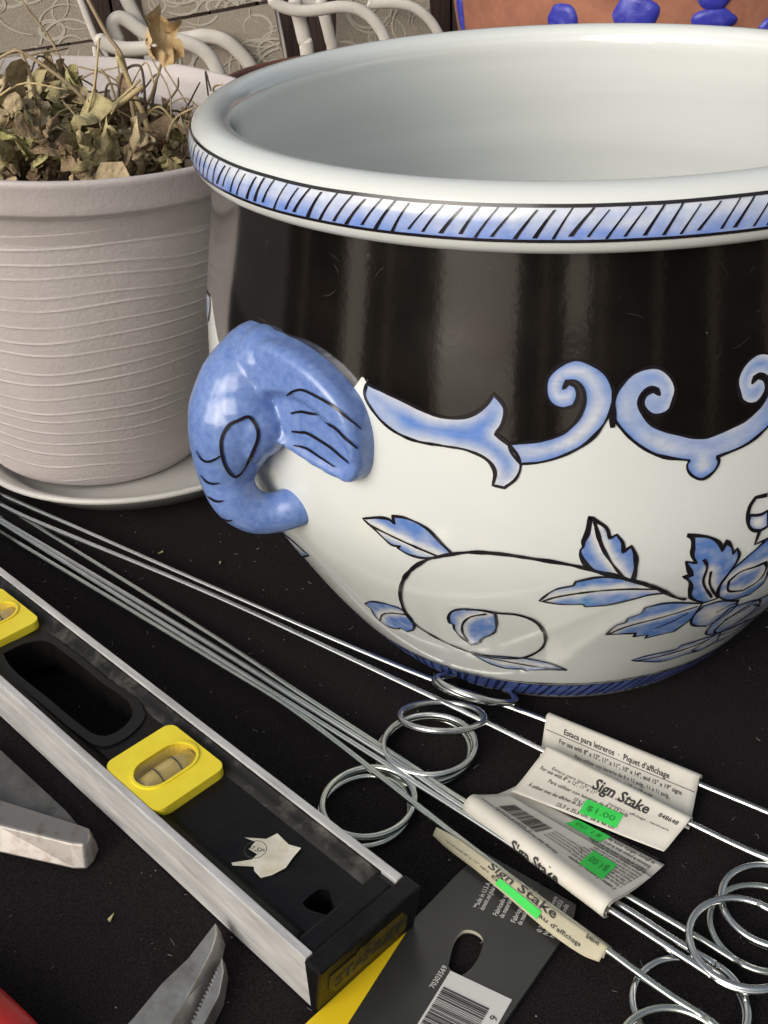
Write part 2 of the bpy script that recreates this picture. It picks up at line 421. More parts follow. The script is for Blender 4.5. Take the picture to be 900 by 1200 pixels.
outer = [(float(pot_r(z)), float(z)) for z in np.linspace(0, .2906, 92)]
lip = [(.1925, .2909), (.1950, .2915), (.1972, .2926), (.1990, .2945), (.2001, .2972), (.2005, .3005), (.2002, .3050), (.1993, .3095), (.1976, .3130), (.1950, .3155), (.1915, .3172), (.1875, .3178), (.1838, .3172), (.1805, .3155), (.1782, .3130)]
inner = [(.1768, .3095), (.1765, .305), (.1775, .297), (.180, .28), (.1845, .26), (.189, .235), (.192, .21), (.193, .18), (.190, .15), (.183, .12), (.171, .09), (.154, .06), (.137, .036), (.125, .022), (.11, .0165), (.06, .015), (0, .015)]
inner = [(p.x, p.y) for p in catmull([(q[0], q[1], 0) for q in inner], 4)]
b.lathe([(0, .004), (.10, .004), (.112, .0)] + outer + lip, 256, off=DX)
k = len(b.f)
b.m = 1
b.lathe([lip[-1]] + inner, 256)
body = b.build('pot_body', [M['cream'], M['inside']], pot, merge=1e-6)

WHITE = (.70, .70, .665); PALE = (.50, .57, .70); BLUE = (.100, .210, .53); DEEP = (.065, .10, .36); INK = (.013, .011, .014)
def mixc(a, c, t):
    t = max(0, min(1, t)); return tuple(a[i] + (c[i] - a[i]) * t for i in range(3))
def seg_dist(P, poly, closed=True):
    A = np.array(poly); B = np.roll(A, -1, 0) if closed else A[1:]
    if not closed: A = A[:-1]
    D = B - A; L = (D ** 2).sum(1) + 1e-18
    t = np.clip(((P[:, None, :] - A) * D).sum(2) / L, 0, 1)
    return np.sqrt((((P[:, None, :] - A) - t[..., None] * D) ** 2).sum(2)).min(1)
def to_us(pts, f=None):
    """(degrees round the pot, height in mm) to surface coordinates"""
    out = []
    for th, z in pts:
        if f: th = f(th)
        out.append((R(th) * RU, s_of_z(z / 1000)))
    return out
def ribbon(mb, line, width, off, closed=False, c=INK, taper=False, wob=0.38, seed=0):
    n = len(line); L = []; Rr = []
    for i in range(n):
        a = line[i - 1] if (closed or i) else line[i]; q = line[(i + 1) % n] if (closed or i < n - 1) else line[i]
        dx, dy = q[0] - a[0], q[1] - a[1]; l = math.hypot(dx, dy) or 1
        hw = width / 2 * (1 + wob * noise.noise(Vector((line[i][0] * 130, line[i][1] * 130, seed))) * 2)
        if taper: hw *= 0.25 + 0.75 * math.sin(math.pi * (0.08 + 0.84 * i / (n - 1)))
        nx_, ny_ = -dy / l * hw, dx / l * hw
        L.append(mb.vert(pot_pt(line[i][0] + nx_, line[i][1] + ny_, off), c)); Rr.append(mb.vert(pot_pt(line[i][0] - nx_, line[i][1] - ny_, off), c))
    for i in range(n if closed else n - 1):
        k = (i + 1) % n; mb.face((Rr[i], Rr[k], L[k], L[i]))
def fill(mb, poly, off, shade, step=0.0022):
    A = np.array(poly); lo = A.min(0); hi = A.max(0)
    gx = np.arange(lo[0], hi[0], step); gy = np.arange(lo[1], hi[1], step)
    cand = [(x + (j % 2) * step / 2, y) for j, y in enumerate(gy) for x in gx]
    cand = [p for p in cand if inside(poly, p)]
    if cand:
        d = seg_dist(np.array(cand), poly); cand = [p for p, q in zip(cand, d) if q > step * .45]
    pts, fc = tri_fill(poly, (), cand)
    d = seg_dist(np.array(pts), poly); dm = max(d.max(), 1e-6)
    idx = [mb.vert(pot_pt(p[0], p[1], off), shade(p, d[i] / dm, d[i])) for i, p in enumerate(pts)]
    for f in fc: mb.face([idx[i] for i in f])
def nz2(p, k, seed): return noise.noise(Vector((p[0] * k, p[1] * k, seed)))
def leaf_shade(seed, mid=None):
    def f(p, t, d):
        n = nz2(p, 160, seed) * .35 + nz2(p, 420, seed + 3) * .2
        if mid is not None:
            dm = seg_dist(np.array([p]), mid, False)[0]; g = max(0, 1 - dm / .0055)
        else: g = t
        v = g * 1.15 + n * .9 + .08
        return mixc(BLUE, WHITE, v)
    return f
def scroll_shade(seed):
    def f(p, t, d):
        side = max(-1, min(1, 5 * nz2(p, 16, seed)))           # the brush is loaded now on the rim of the stroke, now on its middle
        v = .34 + side * (t - .45) * 1.0 + .22 * nz2(p, 60, seed + 5) + .08 * nz2(p, 260, seed + 7)
        return mixc(mixc(BLUE, (.13, .25, .60), .4), WHITE, v)
    return f

POT = {
    'scrollA': [(-34.4, 228.3), (-29.1, 224), (-24.1, 219.3), (-20.7, 220.9), (-18.5, 226.6), (-17.5, 232), (-16.1, 226.1), (-16.3, 219.2), (-17.1, 214.3), (-15, 208.2), (-14, 201.3), (-14.5, 194.3), (-15.9, 189.4), (-17.3, 190.1), (-17.1, 196.8), (-18, 201.8), (-20.6, 205.5), (-23.5, 206.1), (-27.7, 206.5), (-31, 210), (-33.5, 216.7), (-34.7, 223)],
    'scrollB': [(-14, 201.3), (-11.6, 202.6), (-8.4, 206.9), (-5.8, 213.2), (-4, 222.1), (-3.3, 230.2), (-3.7, 237.7), (-4.9, 243.5), (-6.5, 246.4), (-8.2, 247.2), (-10.1, 244.3), (-11.2, 238.9), (-11.2, 232.8), (-10.4, 228.5), (-9.1, 227.1), (-7.9, 228.2), (-7.5, 232.3), (-7.8, 236.2), (-8.6, 237.6), (-9.2, 235.5), (-8.9, 238.7), (-7.8, 238.7), (-6.9, 235.5), (-6.6, 230.1), (-7, 224.9), (-8.2, 218.5), (-10.1, 214.2), (-12.7, 211.9), (-15.5, 210.1), (-15.1, 206.2)],
    'scrollC': [(7.7, 210.5), (6.1, 212), (3.1, 215.4), (1.1, 219.7), (0.1, 224.8), (-0.3, 229), (0.2, 233.2), (1.2, 235.1), (2, 234.2), (2.2, 231.6), (1.4, 233.3), (0.6, 232), (0.2, 228.5), (0.7, 225.1), (1.7, 222.9), (3.3, 224.4), (3.9, 228.6), (4.1, 233.6), (3.3, 239.6), (1.8, 243.2), (0.4, 243.1), (-1.2, 240.6), (-2.7, 235.2), (-3.2, 230.2), (-3.2, 223.5), (-2, 216.9), (-0.2, 210.5), (2.3, 204.8), (6.3, 200.9), (6, 199.1), (6.3, 195.3), (7.4, 191.9), (8, 191.2)],
    'leaf1': [(-35.4, 159.4), (-32.5, 163.1), (-31.2, 163.3), (-30.5, 161.6), (-30.7, 165.8), (-28.9, 166.4), (-26, 163.3), (-24, 156.1), (-22.6, 151), (-24.5, 147.4), (-27, 144.5), (-29.1, 145), (-30.5, 147.3), (-29.9, 149), (-31.2, 148.2), (-32.4, 151.1), (-33.6, 154.9)],
    'vein1': [(-34.6, 157.3), (-29.8, 152.9), (-24.5, 147.9)],
    'vine': [(9, 120.4), (7.4, 123.2), (4.1, 132.8), (1, 138.8), (-1.9, 143.4), (-5.6, 148.7), (-7.3, 150.7), (-11.8, 153.5), (-16.2, 154.9), (-20, 153.9), (-22.5, 151.1), (-26.3, 144), (-29.3, 133), (-31.8, 117.2), (-33.3, 99.4), (-33.2, 79.5), (-30.3, 70), (-26.5, 63.3), (-22, 59.4), (-16.6, 59.6), (-13.1, 63.4), (-10.5, 74.5), (-9.9, 85.2), (-10.4, 95.8), (-12, 106.8), (-14.4, 111.2), (-17.1, 110.9), (-19.6, 111.2), (-22.1, 109.4)],
    'leaf2': [(-44.1, 76.8), (-41.5, 84.8), (-37.6, 90.9), (-34.7, 92.1), (-33.5, 88.2), (-33.1, 78.7), (-34.2, 68.9), (-36.3, 62.9), (-37.5, 64.6), (-38.8, 61), (-42, 58.4), (-43.1, 60.7), (-43.5, 64.5), (-43.1, 73.9)],
    'vein2': [(-42.8, 62.2), (-40.3, 74), (-37.3, 81.8), (-33.6, 87.1)],
    'leaf3': [(-25.3, 97.7), (-24.2, 105.3), (-22.1, 109.8), (-19.6, 111.2), (-17.6, 109.7), (-17.6, 99), (-18.1, 89.5), (-19.1, 84.7), (-20.5, 79), (-21, 74.3), (-22.6, 69.3), (-24, 75.6), (-25, 85.2), (-24.8, 90.2), (-25.5, 91.1)],
    'vein3': [(-23, 72.8), (-23.6, 84.2), (-22.9, 95.5), (-21.3, 103.6), (-18.9, 108.5)],
    'leaf4': [(-23.1, 57.9), (-17.4, 61.1), (-12.2, 61.6), (-8.7, 57.5), (-4.9, 48.7), (-10.4, 47.7), (-12.8, 44.7), (-13.6, 47.2), (-17.1, 45.6), (-20.2, 49.4)],
    'vein4': [(-23.1, 57.9), (-15.4, 55), (-4.9, 48.7)],
    'leaf5': [(-5.4, 176.5), (-4.4, 174), (-3.4, 170.9), (-2.9, 165.5), (-2.1, 167.4), (-1.3, 162.9), (-1.1, 157.7), (-0.2, 160.9), (0.4, 156.1), (0.7, 146.5), (0.6, 138.9), (-1.3, 143.5), (-4.7, 147.6), (-6, 153.6), (-6.4, 159.2), (-6.1, 161.1), (-6.1, 163.9), (-5.7, 168)],
    'vein5': [(-4.9, 174.5), (-3.8, 161.4), (-2.3, 151), (-0.4, 140.8)],
    'leaf6': [(-11.3, 124.8), (-9.3, 133.9), (-6.9, 137.3), (-6.7, 140), (-4, 142.8), (-1.2, 142.1), (1.6, 138.3), (4.5, 131.3), (5.4, 128.1), (3.4, 128), (1.3, 125.6), (-2.1, 121.9), (-5, 120.8), (-5.4, 122.9), (-8.5, 122.7)],
    'vein6': [(-10.8, 124.9), (-9.2, 128.4), (-4.6, 133), (-0.1, 134), (4.1, 132.1)],
    'leaf7': [(-0.7, 92.5), (0.2, 101.8), (1.4, 104.8), (1.5, 108.2), (3.1, 112.2), (3.4, 117.4), (6, 119.4), (12.1, 113.6), (12.1, 98), (10.9, 86.5), (7.9, 85.1), (6.4, 83.5), (6.3, 87.6), (4.1, 87.4), (4, 91.4), (0.9, 92.3)],
    'vein7': [(-0.5, 92.9), (1.8, 100.2), (6.7, 106.3), (11.6, 111.8)],
    'vein7b': [(6.8, 94.7), (9.1, 100.5), (10.7, 106.5)],
    'leaf8': [(7.1, 55.4), (9.5, 58.4), (15.8, 58.7), (15.9, 63.2), (21.5, 63.6), (24.5, 63.8), (27.1, 49.2), (24.5, 43.9), (20.7, 45.5), (14.7, 45.2), (10.3, 50.9)],
    'vein8': [(8.2, 54.3), (13.4, 54.7), (18.8, 56), (22.8, 59.2)],
    'leaf9': [(6.7, 164.1), (9.8, 160.9), (11.2, 156.8), (11.9, 151.3), (12.2, 157.2), (13.1, 153), (13.6, 148.5), (13.9, 151.8), (14.5, 147.2), (14.5, 142.7), (13.9, 135.3), (13.4, 125.6), (14.3, 115.5), (12.3, 113.7), (9.6, 121.3), (8.6, 133.5), (7.4, 139.2), (8.5, 138.4), (7.6, 144.7), (7.1, 148.8), (8.6, 146.7), (7.8, 152.4), (7.7, 157.9), (7.4, 162.3)],
    'vein9': [(9.5, 148.7), (10.2, 143.9), (10.4, 133.2), (13.1, 117.7)],
    'vein9b': [(11, 139.8), (11.5, 130.8), (14.3, 115.5)],
    'petal1': [(18.4, 153.5), (15.7, 143.7), (13.9, 135.3), (13.4, 125.6), (14.4, 116.8), (17.1, 110.1), (20.4, 110.1), (21.4, 117), (20.9, 127.2)],
    'petal1in': [(14.5, 129.1), (15.7, 134.5), (17.8, 135.6), (19.3, 136.8), (20, 132.3), (19.9, 122), (18.1, 117), (15.4, 120.5)],
    'petal3': [(13.4, 90.9), (12.2, 100.5), (12.7, 110.5), (15, 111.5), (18.9, 106.7), (19.6, 99.1), (18.6, 88.9), (17.3, 83.2)],
    'vein3p': [(16.2, 99.3), (17.3, 103.4), (18.8, 105.2)],
    'petal4': [(19.8, 70.3), (18.2, 83.6), (18.6, 100.6), (24, 98.8), (26.4, 90.1), (27, 73.5), (24.5, 63.8)],
    'vein4p': [(21.1, 72), (20.5, 86.2), (23.6, 93.8)],
    'budblue': [(14.9, 168.9), (16.6, 168), (17.5, 169.4), (17.9, 160.4), (16.7, 159.1), (15.6, 160.6), (14.9, 164.5)],
    'budline': [(17.1, 177.6), (15.4, 177.7), (14.7, 173.5), (14.8, 164.5), (15.6, 160.6), (16.7, 159.1), (16.4, 151.5), (18.4, 153.5)],
    'leafL': [(-64.8, 98.3), (-57.4, 106.3), (-53.5, 102.5), (-63.8, 77.3), (-63.8, 80.2), (-63.9, 86.4)],
    'boundary': [(-35.18, 231.3), (-31.88, 218.6), (-27.78, 214.5), (-23.55, 212.1), (-20.6, 213.1), (-17.72, 211.4), (-14.66, 205.5), (-11.69, 207), (-8.48, 212), (-5.83, 218.9), (-3.93, 229.9), (-3.35, 232.7), (-2.6, 227.9), (-0.43, 215.5), (2.73, 209.3), (6.24, 205.7), (7.77, 203.8)]}

OFF1, OFF2 = 0.00035, 0.0006
def motif(name, polys, lines, f=None, shade='leaf', w_out=.0014, seed=0, label=None, veins_w=.0014):
    mb = MB()
    for pi, (key, mid) in enumerate(polys):
        pl = smooth_poly(to_us(POT[key], f)); md = smooth_poly(to_us(POT[mid], f), False) if mid else None
        if f and f(1) < f(0): pl = pl[::-1]
        fill(mb, pl, OFF1 + .0001 * pi, leaf_shade(seed, md) if shade == 'leaf' else scroll_shade(seed))
        if w_out: ribbon(mb, pl, w_out, OFF2 + .0001 * pi, True, seed=seed)
    for key, wd in lines:
        ribbon(mb, smooth_poly(to_us(POT[key], f), False), wd, OFF2 + .0002, seed=seed)
    o = mb.build(name, M['paint'], pot, recalc=False)
    return o

# black glaze above the scrolls: one band whose lower edge runs under them
CEN, MIRROR, HAND = 8.0, 30.2, -55.5
mir = lambda c: (lambda th: 2 * c - th)
POT['scrollC'] = POT['scrollC'] + [(2 * CEN - t, z) for t, z in POT['scrollC'][::-1]]
bd = [tuple(p) for p in POT['boundary']] + [(2 * CEN - t, z) for t, z in POT['boundary'][::-1] if 2 * CEN - t < 19.3]
bd = [p for p in bd if p[0] <= 19.3]
shiftC = [(t + 22.3, z) for t, z in bd if -3.3 <= t <= 19.0]
bd += shiftC
bd += [(2 * MIRROR - t, z) for t, z in bd[::-1] if 2 * MIRROR - t > 41.6]
bd = sorted(bd)
right_end = bd[-1][0]
left = sorted([(2 * HAND - t, z) for t, z in bd if t < 60])
full = left + [(-73, 222), (-70, 212), (-55, 208), (-40, 212), (-37, 222)] + bd
bt = np.array([p[0] for p in full]); bz = np.array([p[1] for p in full])
order = np.argsort(bt); bt = bt[order]; bz = bz[order]
b = MB()
cols = []
for i in range(1080):
    th = -180 + i / 3.0
    z0 = float(np.interp(th, bt, bz)) / 1000 if bt[0] <= th <= bt[-1] else .212
    s0, s1 = s_of_z(z0), s_of_z(.2904)
    cols.append([b.vert(pot_pt(R(th) * RU, s0 + (s1 - s0) * j / 16, .0002)) for j in range(17)])
for i in range(1080):
    a, q = cols[i], cols[(i + 1) % 1080]
    for j in range(16): b.face((a[j], q[j], q[j + 1], a[j + 1]))
b.build('black_glaze_band', M['black_glaze'], pot, recalc=False)
mb = MB(); rq = random.Random(31)
for q in range(34):        # hairline scratches in the black glaze
    u0_, s0_ = rq.uniform(-.20, .20), rq.uniform(s_of_z(.236), s_of_z(.282)); a_ = rq.choice((rq.uniform(-.35, .35), rq.uniform(1.1, 2.0))); L_ = rq.uniform(.002, .010); cv = rq.uniform(-.5, .5)
    pts_ = [(u0_ + math.cos(a_ + cv * t) * L_ * t, min(s0_ + math.sin(a_ + cv * t) * L_ * t, s_of_z(.2845))) for t in np.linspace(0, 1, 8)]
    ribbon(mb, pts_, rq.uniform(.00007, .00016), .0004, c=(.10, .09, .08), taper=True)
tag(mb.build('glaze_scratches', M['paint'], pot, recalc=False), kind='stuff')

# painted scrolls
fs = [None, mir(MIRROR), mir(HAND)]
for si, f in enumerate(fs):
    motif('painted_scroll', [('scrollB', None)], [], f, 'scroll', .0013, 11 + si)
    motif('painted_scroll', [('scrollA', None)], [], f, 'scroll', .0015, 21 + si)
for si, dth in enumerate((0, 22.3, 44.4)):
    motif('painted_scroll', [('scrollC', None)], [], (lambda d: (lambda th: th + d))(dth), 'scroll', .0013, 31 + si)
for c in (-3.3, 19.2, 41.5, 63.7):
    mb = MB(); ribbon(mb, [(R(c) * RU, s_of_z(.2185 + .0014 * i)) for i in range(14)], .0026, OFF2 + .0003, taper=True); mb.build('painted_line', M['paint'], pot, recalc=False)
# vines, leaves, flower (mirrored about the flower's middle)
FM = 24.0
for si, f in enumerate((None, mir(FM))):
    motif('painted_vine', [], [('vine', .0019)], f, seed=si)
    motif('painted_leaf', [('leaf1', 'vein1')], [('vein1', .0012)], f, seed=41)
    motif('painted_leaf', [('leaf2', 'vein2')], [('vein2', .0012)], f, seed=42)
    motif('painted_bud', [('leaf3', 'vein3')], [('vein3', .0013)], f, seed=43)
    motif('painted_leaf', [('leaf4', None)], [('vein4', .0012)], f, seed=44)
    motif('painted_leaf', [('leaf5', 'vein5')], [('vein5', .0015)], f, seed=45, w_out=.0019)
    motif('painted_leaf', [('leaf6', 'vein6')], [('vein6', .0012)], f, seed=46)
    motif('painted_leaf', [('leaf8', None)], [('vein8', .0013)], f, seed=48)
    motif('painted_leaf', [('leaf7', 'vein7')], [('vein7', .0012), ('vein7b', .0012)], f, seed=47)
    motif('painted_petal', [('petal4', None)], [('vein4p', .0014)], f, seed=51)
    motif('painted_petal', [('petal3', None)], [('vein3p', .0012)], f, seed=52)
    motif('painted_leaf', [('leaf9', 'vein9b')], [('vein9', .0012), ('vein9b', .0012)], f, seed=49, w_out=.0019)
    motif('painted_petal', [('petal1', 'petal1in'), ('petal1in', 'petal1in')], [], f, seed=53)
    motif('painted_bud', [('budblue', None)], [('budline', .0016)], f, seed=54)
motif('painted_leaf', [('leafL', None)], [], None, seed=56, w_out=.0012)

# slanted strokes in a band round the rim and round the foot
def lip_pt(th, z, off):
    rs = [p[0] for p in lip]; zs = [p[1] for p in lip]
    r = float(np.interp(z, zs[:11], rs[:11])); return Vector(((r + off) * math.sin(th), -(r + off) * math.cos(th), z))
mb = MB()
Z0, Z1 = .2985, .3118
N = 720
rows = [0, .25, .5, .75, 1]
vv = []
for i in range(N):
    th = 2 * math.pi * i / N; c = []
    for t in rows:
        n = .35 * nz2((th * 3, t), 3.0, 4) + .2 * nz2((th * 20, t), 2.0, 8)
        c.append(mb.vert(lip_pt(th, Z0 + (Z1 - Z0) * t, .0003), mixc((.16, .27, .66), (.72, .74, .74), .02 + t * .78 + n)))
    vv.append(c)
for i in range(N):
    a, q = vv[i], vv[(i + 1) % N]
    for j in range(4): mb.face((a[j], q[j], q[j + 1], a[j + 1]))
for z, wd in ((Z0, .0013), (Z1, .0013)):
    e = []
    for i in range(N):
        th = 2 * math.pi * i / N; dz = .0002 * nz2((th * 6, z * 100), 1, 3)
        e.append((mb.vert(lip_pt(th, z - wd / 2 + dz, .0006), INK), mb.vert(lip_pt(th, z + wd / 2 + dz, .0006), INK)))
    for i in range(N): mb.face((e[i][0], e[(i + 1) % N][0], e[(i + 1) % N][1], e[i][1]))
ns = 176
for i in range(ns):
    th = 2 * math.pi * (i + random.uniform(-.12, .12)) / ns; sl = random.uniform(.036, .048)
    za, zb = Z0 + random.uniform(.0004, .0022), Z1 - random.uniform(.0002, .0016); wd = random.uniform(.0009, .0019)
    prev = None
    for j in range(7):
        t = j / 6; hw = wd / 2 * (1.15 - .55 * t) / .2
        a_ = th + sl * (t - .5) + .006 * (t - .5) ** 2; z = za + (zb - za) * t
        cur = (mb.vert(lip_pt(a_ - hw, z, .0006), INK), mb.vert(lip_pt(a_ + hw, z, .0006), INK))
        if prev: mb.face((prev[0], prev[1], cur[1], cur[0]))
        prev = cur
mb.build('painted_rim_band', M['paint'], pot, recalc=False)
mb = MB()
sA, sB = s_of_z(.0062), s_of_z(.0245)
vv = []
for i in range(N):
    u = (2 * math.pi * i / N - math.pi) * RU
    vv.append([mb.vert(pot_pt(u, sA + (sB - sA) * t, .0003), mixc((.075, .12, .40), (.13, .20, .50), .5 + nz2((u * 40, t), 2, 5))) for t in (0, .33, .66, 1)])
for i in range(N):
    a, q = vv[i], vv[(i + 1) % N]
    for j in range(3): mb.face((a[j], q[j], q[j + 1], a[j + 1]))
for s_, wd in ((sB + .0012, .0011), (sB + .0042, .0010), (sA, .0009)):
    ribbon(mb, [((2 * math.pi * i / N - math.pi) * RU, s_) for i in range(N)], wd, .0006, False)
for i in range(150):
    u = (2 * math.pi * (i + random.uniform(-.2, .2)) / 150 - math.pi) * RU
    ribbon(mb, [(u + .011 * (t - .5), sA + (sB - sA) * t) for t in (0, .25, .5, .75, 1)], random.uniform(.0014, .0026), .0006, c=(.025, .03, .12))
mb.build('painted_foot_band', M['paint'], pot, recalc=False)

# ------------------------------------------------------------------ elephant head handle (two, opposite each other)
def pol(th, r, z): return Vector((r * math.sin(R(th)) + DX(z), -r * math.cos(R(th)), z))
def ball(mb, c, rad, sc=(1, 1, 1), n=20):
    rings = []
    for i in range(1, n // 2):
        a = math.pi * i / (n // 2)
        rings.append([mb.vert((c[0] + rad * sc[0] * math.sin(a) * math.cos(2 * math.pi * j / n), c[1] + rad * sc[1] * math.sin(a) * math.sin(2 * math.pi * j / n), c[2] + rad * sc[2] * math.cos(a))) for j in range(n)])
    t = mb.vert((c[0], c[1], c[2] + rad * sc[2])); bt_ = mb.vert((c[0], c[1], c[2] - rad * sc[2]))
    for j in range(n):
        mb.face((t, rings[0][j], rings[0][(j + 1) % n])); mb.face((bt_, rings[-1][(j + 1) % n], rings[-1][j]))
    for a_, b_ in zip(rings, rings[1:]):
        for j in range(n): mb.face((a_[j], b_[j], b_[(j + 1) % n], a_[(j + 1) % n]))
mb = MB()
spine = [(-56, .198, .2165, .0220), (-56, .208, .2090, .0232), (-56, .2145, .2005, .0232), (-55.5, .2190, .1915, .0232), (-55.8, .2240, .1770, .0182), (-55.5, .2272, .1650, .0140), (-54.2, .2266, .1535, .0124), (-52.6, .2205, .1456, .0112), (-51, .2115, .1440, .0106), (-49.6, .2040, .1462, .0110), (-48.8, .198, .1480, .0116)]
sp = catmull([Vector((th, r * 1000, z * 1000)) for th, r, z, q in spine], 6)
sr = catmull([Vector((q * 1000, 0, 0)) for th, r, z, q in spine], 6)
for p, q in zip(sp, sr): ball(mb, pol(p.x, p.y / 1000, p.z / 1000), q.x / 1000)
ball(mb, pol(-50, .199, .2245), .015); ball(mb, pol(-53, .200, .2215), .0185); ball(mb, pol(-59, .199, .2165), .0165); ball(mb, pol(-62, .200, .212), .012)   # brow and crown running into the pot
ball(mb, pol(-55, .2140, .199), .0232); ball(mb, pol(-52.5, .2130, .1935), .0175); ball(mb, (-.1705, -.1390, .1880), .0080, (.9, 1, 1.35))
# ear: a rounded flap on the pot's wall with a sunken face
def ear(mb, f):
    poly = smooth_poly(to_us([(-57, 229), (-52, 236.5), (-47.5, 239), (-42, 235.5), (-38, 229), (-35, 219.5), (-33.6, 208), (-33.3, 196), (-34, 185), (-35.4, 180.5), (-38, 179.5), (-41, 181), (-45, 184), (-48.5, 188), (-53, 198), (-58, 215)], f))
    ridge = smooth_poly(to_us([(-51.5, 210), (-48.5, 216), (-44, 218.5), (-40, 215.5), (-37, 209), (-35, 200), (-34.2, 191), (-35, 184)], f), False)
    st = .0018; A = np.array(poly); lo = A.min(0); hi = A.max(0)
    cand = [(x, y) for x in np.arange(lo[0], hi[0], st) for y in np.arange(lo[1], hi[1], st)]
    cand = [p for p in cand if inside(poly, p)]
    dd = seg_dist(np.array(cand), poly); cand = [p for p, q in zip(cand, dd) if q > .0007]
    pts, fc = tri_fill(poly, (), cand)
    d = seg_dist(np.array(pts), poly); dr = seg_dist(np.array(pts), ridge, False)
    inner_poly = list(ridge) + smooth_poly(to_us([(-38, 180), (-45, 185), (-51, 197)], f), False)
    top = []; bot = []
    for i, p in enumerate(pts):
        rd = .0062; t = min(1, d[i] / rd)
        th_deg = math.degrees(p[0] / RU) if f is None else -111 - math.degrees(p[0] / RU)
        o_ = .0128 * math.sqrt(max(0, 1 - (1 - t) ** 2))
        if inside(inner_poly, p): o_ -= .0072 * (lambda q: q * q * (3 - 2 * q))(min(1, dr[i] / .0060)) * t
        top.append(mb.vert(pot_pt(p[0], p[1], o_))); bot.append(mb.vert(pot_pt(p[0], p[1], -.005)))
    for t_ in fc: mb.face([top[i] for i in t_]); mb.face([bot[i] for i in t_][::-1])
    # close the sides
    k = {}
    for t_ in fc:
        for a_, b_ in ((t_[0], t_[1]), (t_[1], t_[2]), (t_[2], t_[0])): k[(a_, b_)] = 1
    for (a_, b_) in k:
        if (b_, a_) not in k: mb.face((top[b_], top[a_], bot[a_], bot[b_]))
ear(mb, None)
tmp = mb.build('elephant_source', M['blue'])
bm = bmesh.new(); bm.from_mesh(tmp.data)
bmesh.ops.recalc_face_normals(bm, faces=bm.faces); bm.to_mesh(tmp.data); bm.free()
rm = tmp.modifiers.new('remesh', 'REMESH'); rm.mode = 'VOXEL'; rm.voxel_size = .0011; rm.use_smooth_shade = True
sm_ = tmp.modifiers.new('smooth', 'SMOOTH'); sm_.factor = 0.5; sm_.iterations = 6
bpy.context.view_layer.update()
dg = bpy.context.evaluated_depsgraph_get()
hm = bpy.data.meshes.new_from_object(tmp.evaluated_get(dg))
hm.name = 'elephant_handle'
bpy.data.objects.remove(tmp)
bmc = bmesh.new(); bmc.from_mesh(hm)      # trim away what lies inside the pot's wall
bmesh.ops.delete(bmc, geom=[v for v in bmc.verts if math.hypot(v.co.x, v.co.y) < pot_r(v.co.z) - .004], context='VERTS')
bmc.to_mesh(hm); bmc.free()
for p_ in hm.polygons: p_.use_smooth = True
hm.materials.clear(); hm.materials.append(M['blue'])
handle = bpy.data.objects.new('elephant_handle', hm); col.objects.link(handle); handle.parent = pot
bmh = bmesh.new(); bmh.from_mesh(hm); bvh = BVHTree.FromBMesh(bmh); bmh.free()
def on_handle(name, pts, width, closed=False):
    line = catmull([Vector(p) / 1000 for p in pts], 5, closed)
    P = []
    for q in line:
        co, nn, i_, d_ = bvh.find_nearest(q); P.append((co, nn))
    mb = MB(); n = len(P); L = []; Q = []
    for i in range(n):
        a = P[i - 1][0] if (closed or i) else P[i][0]; c = P[(i + 1) % n][0] if (closed or i < n - 1) else P[i][0]
        t = (c - a).normalized(); s_ = t.cross(P[i][1]).normalized()
        hw = width / 2 * (1 if closed else (.35 + .65 * math.sin(math.pi * (.12 + .8 * i / (n - 1)))))
        for lst, sg in ((L, 1), (Q, -1)):
            co, nn, i_, d_ = bvh.find_nearest(P[i][0] + s_ * hw * sg)
            lst.append(mb.vert(co + nn * .0009))
    for i in range(n if closed else n - 1): k = (i + 1) % n; mb.face((L[i], L[k], Q[k], Q[i]))
    return mb.build(name, M['line'], handle)
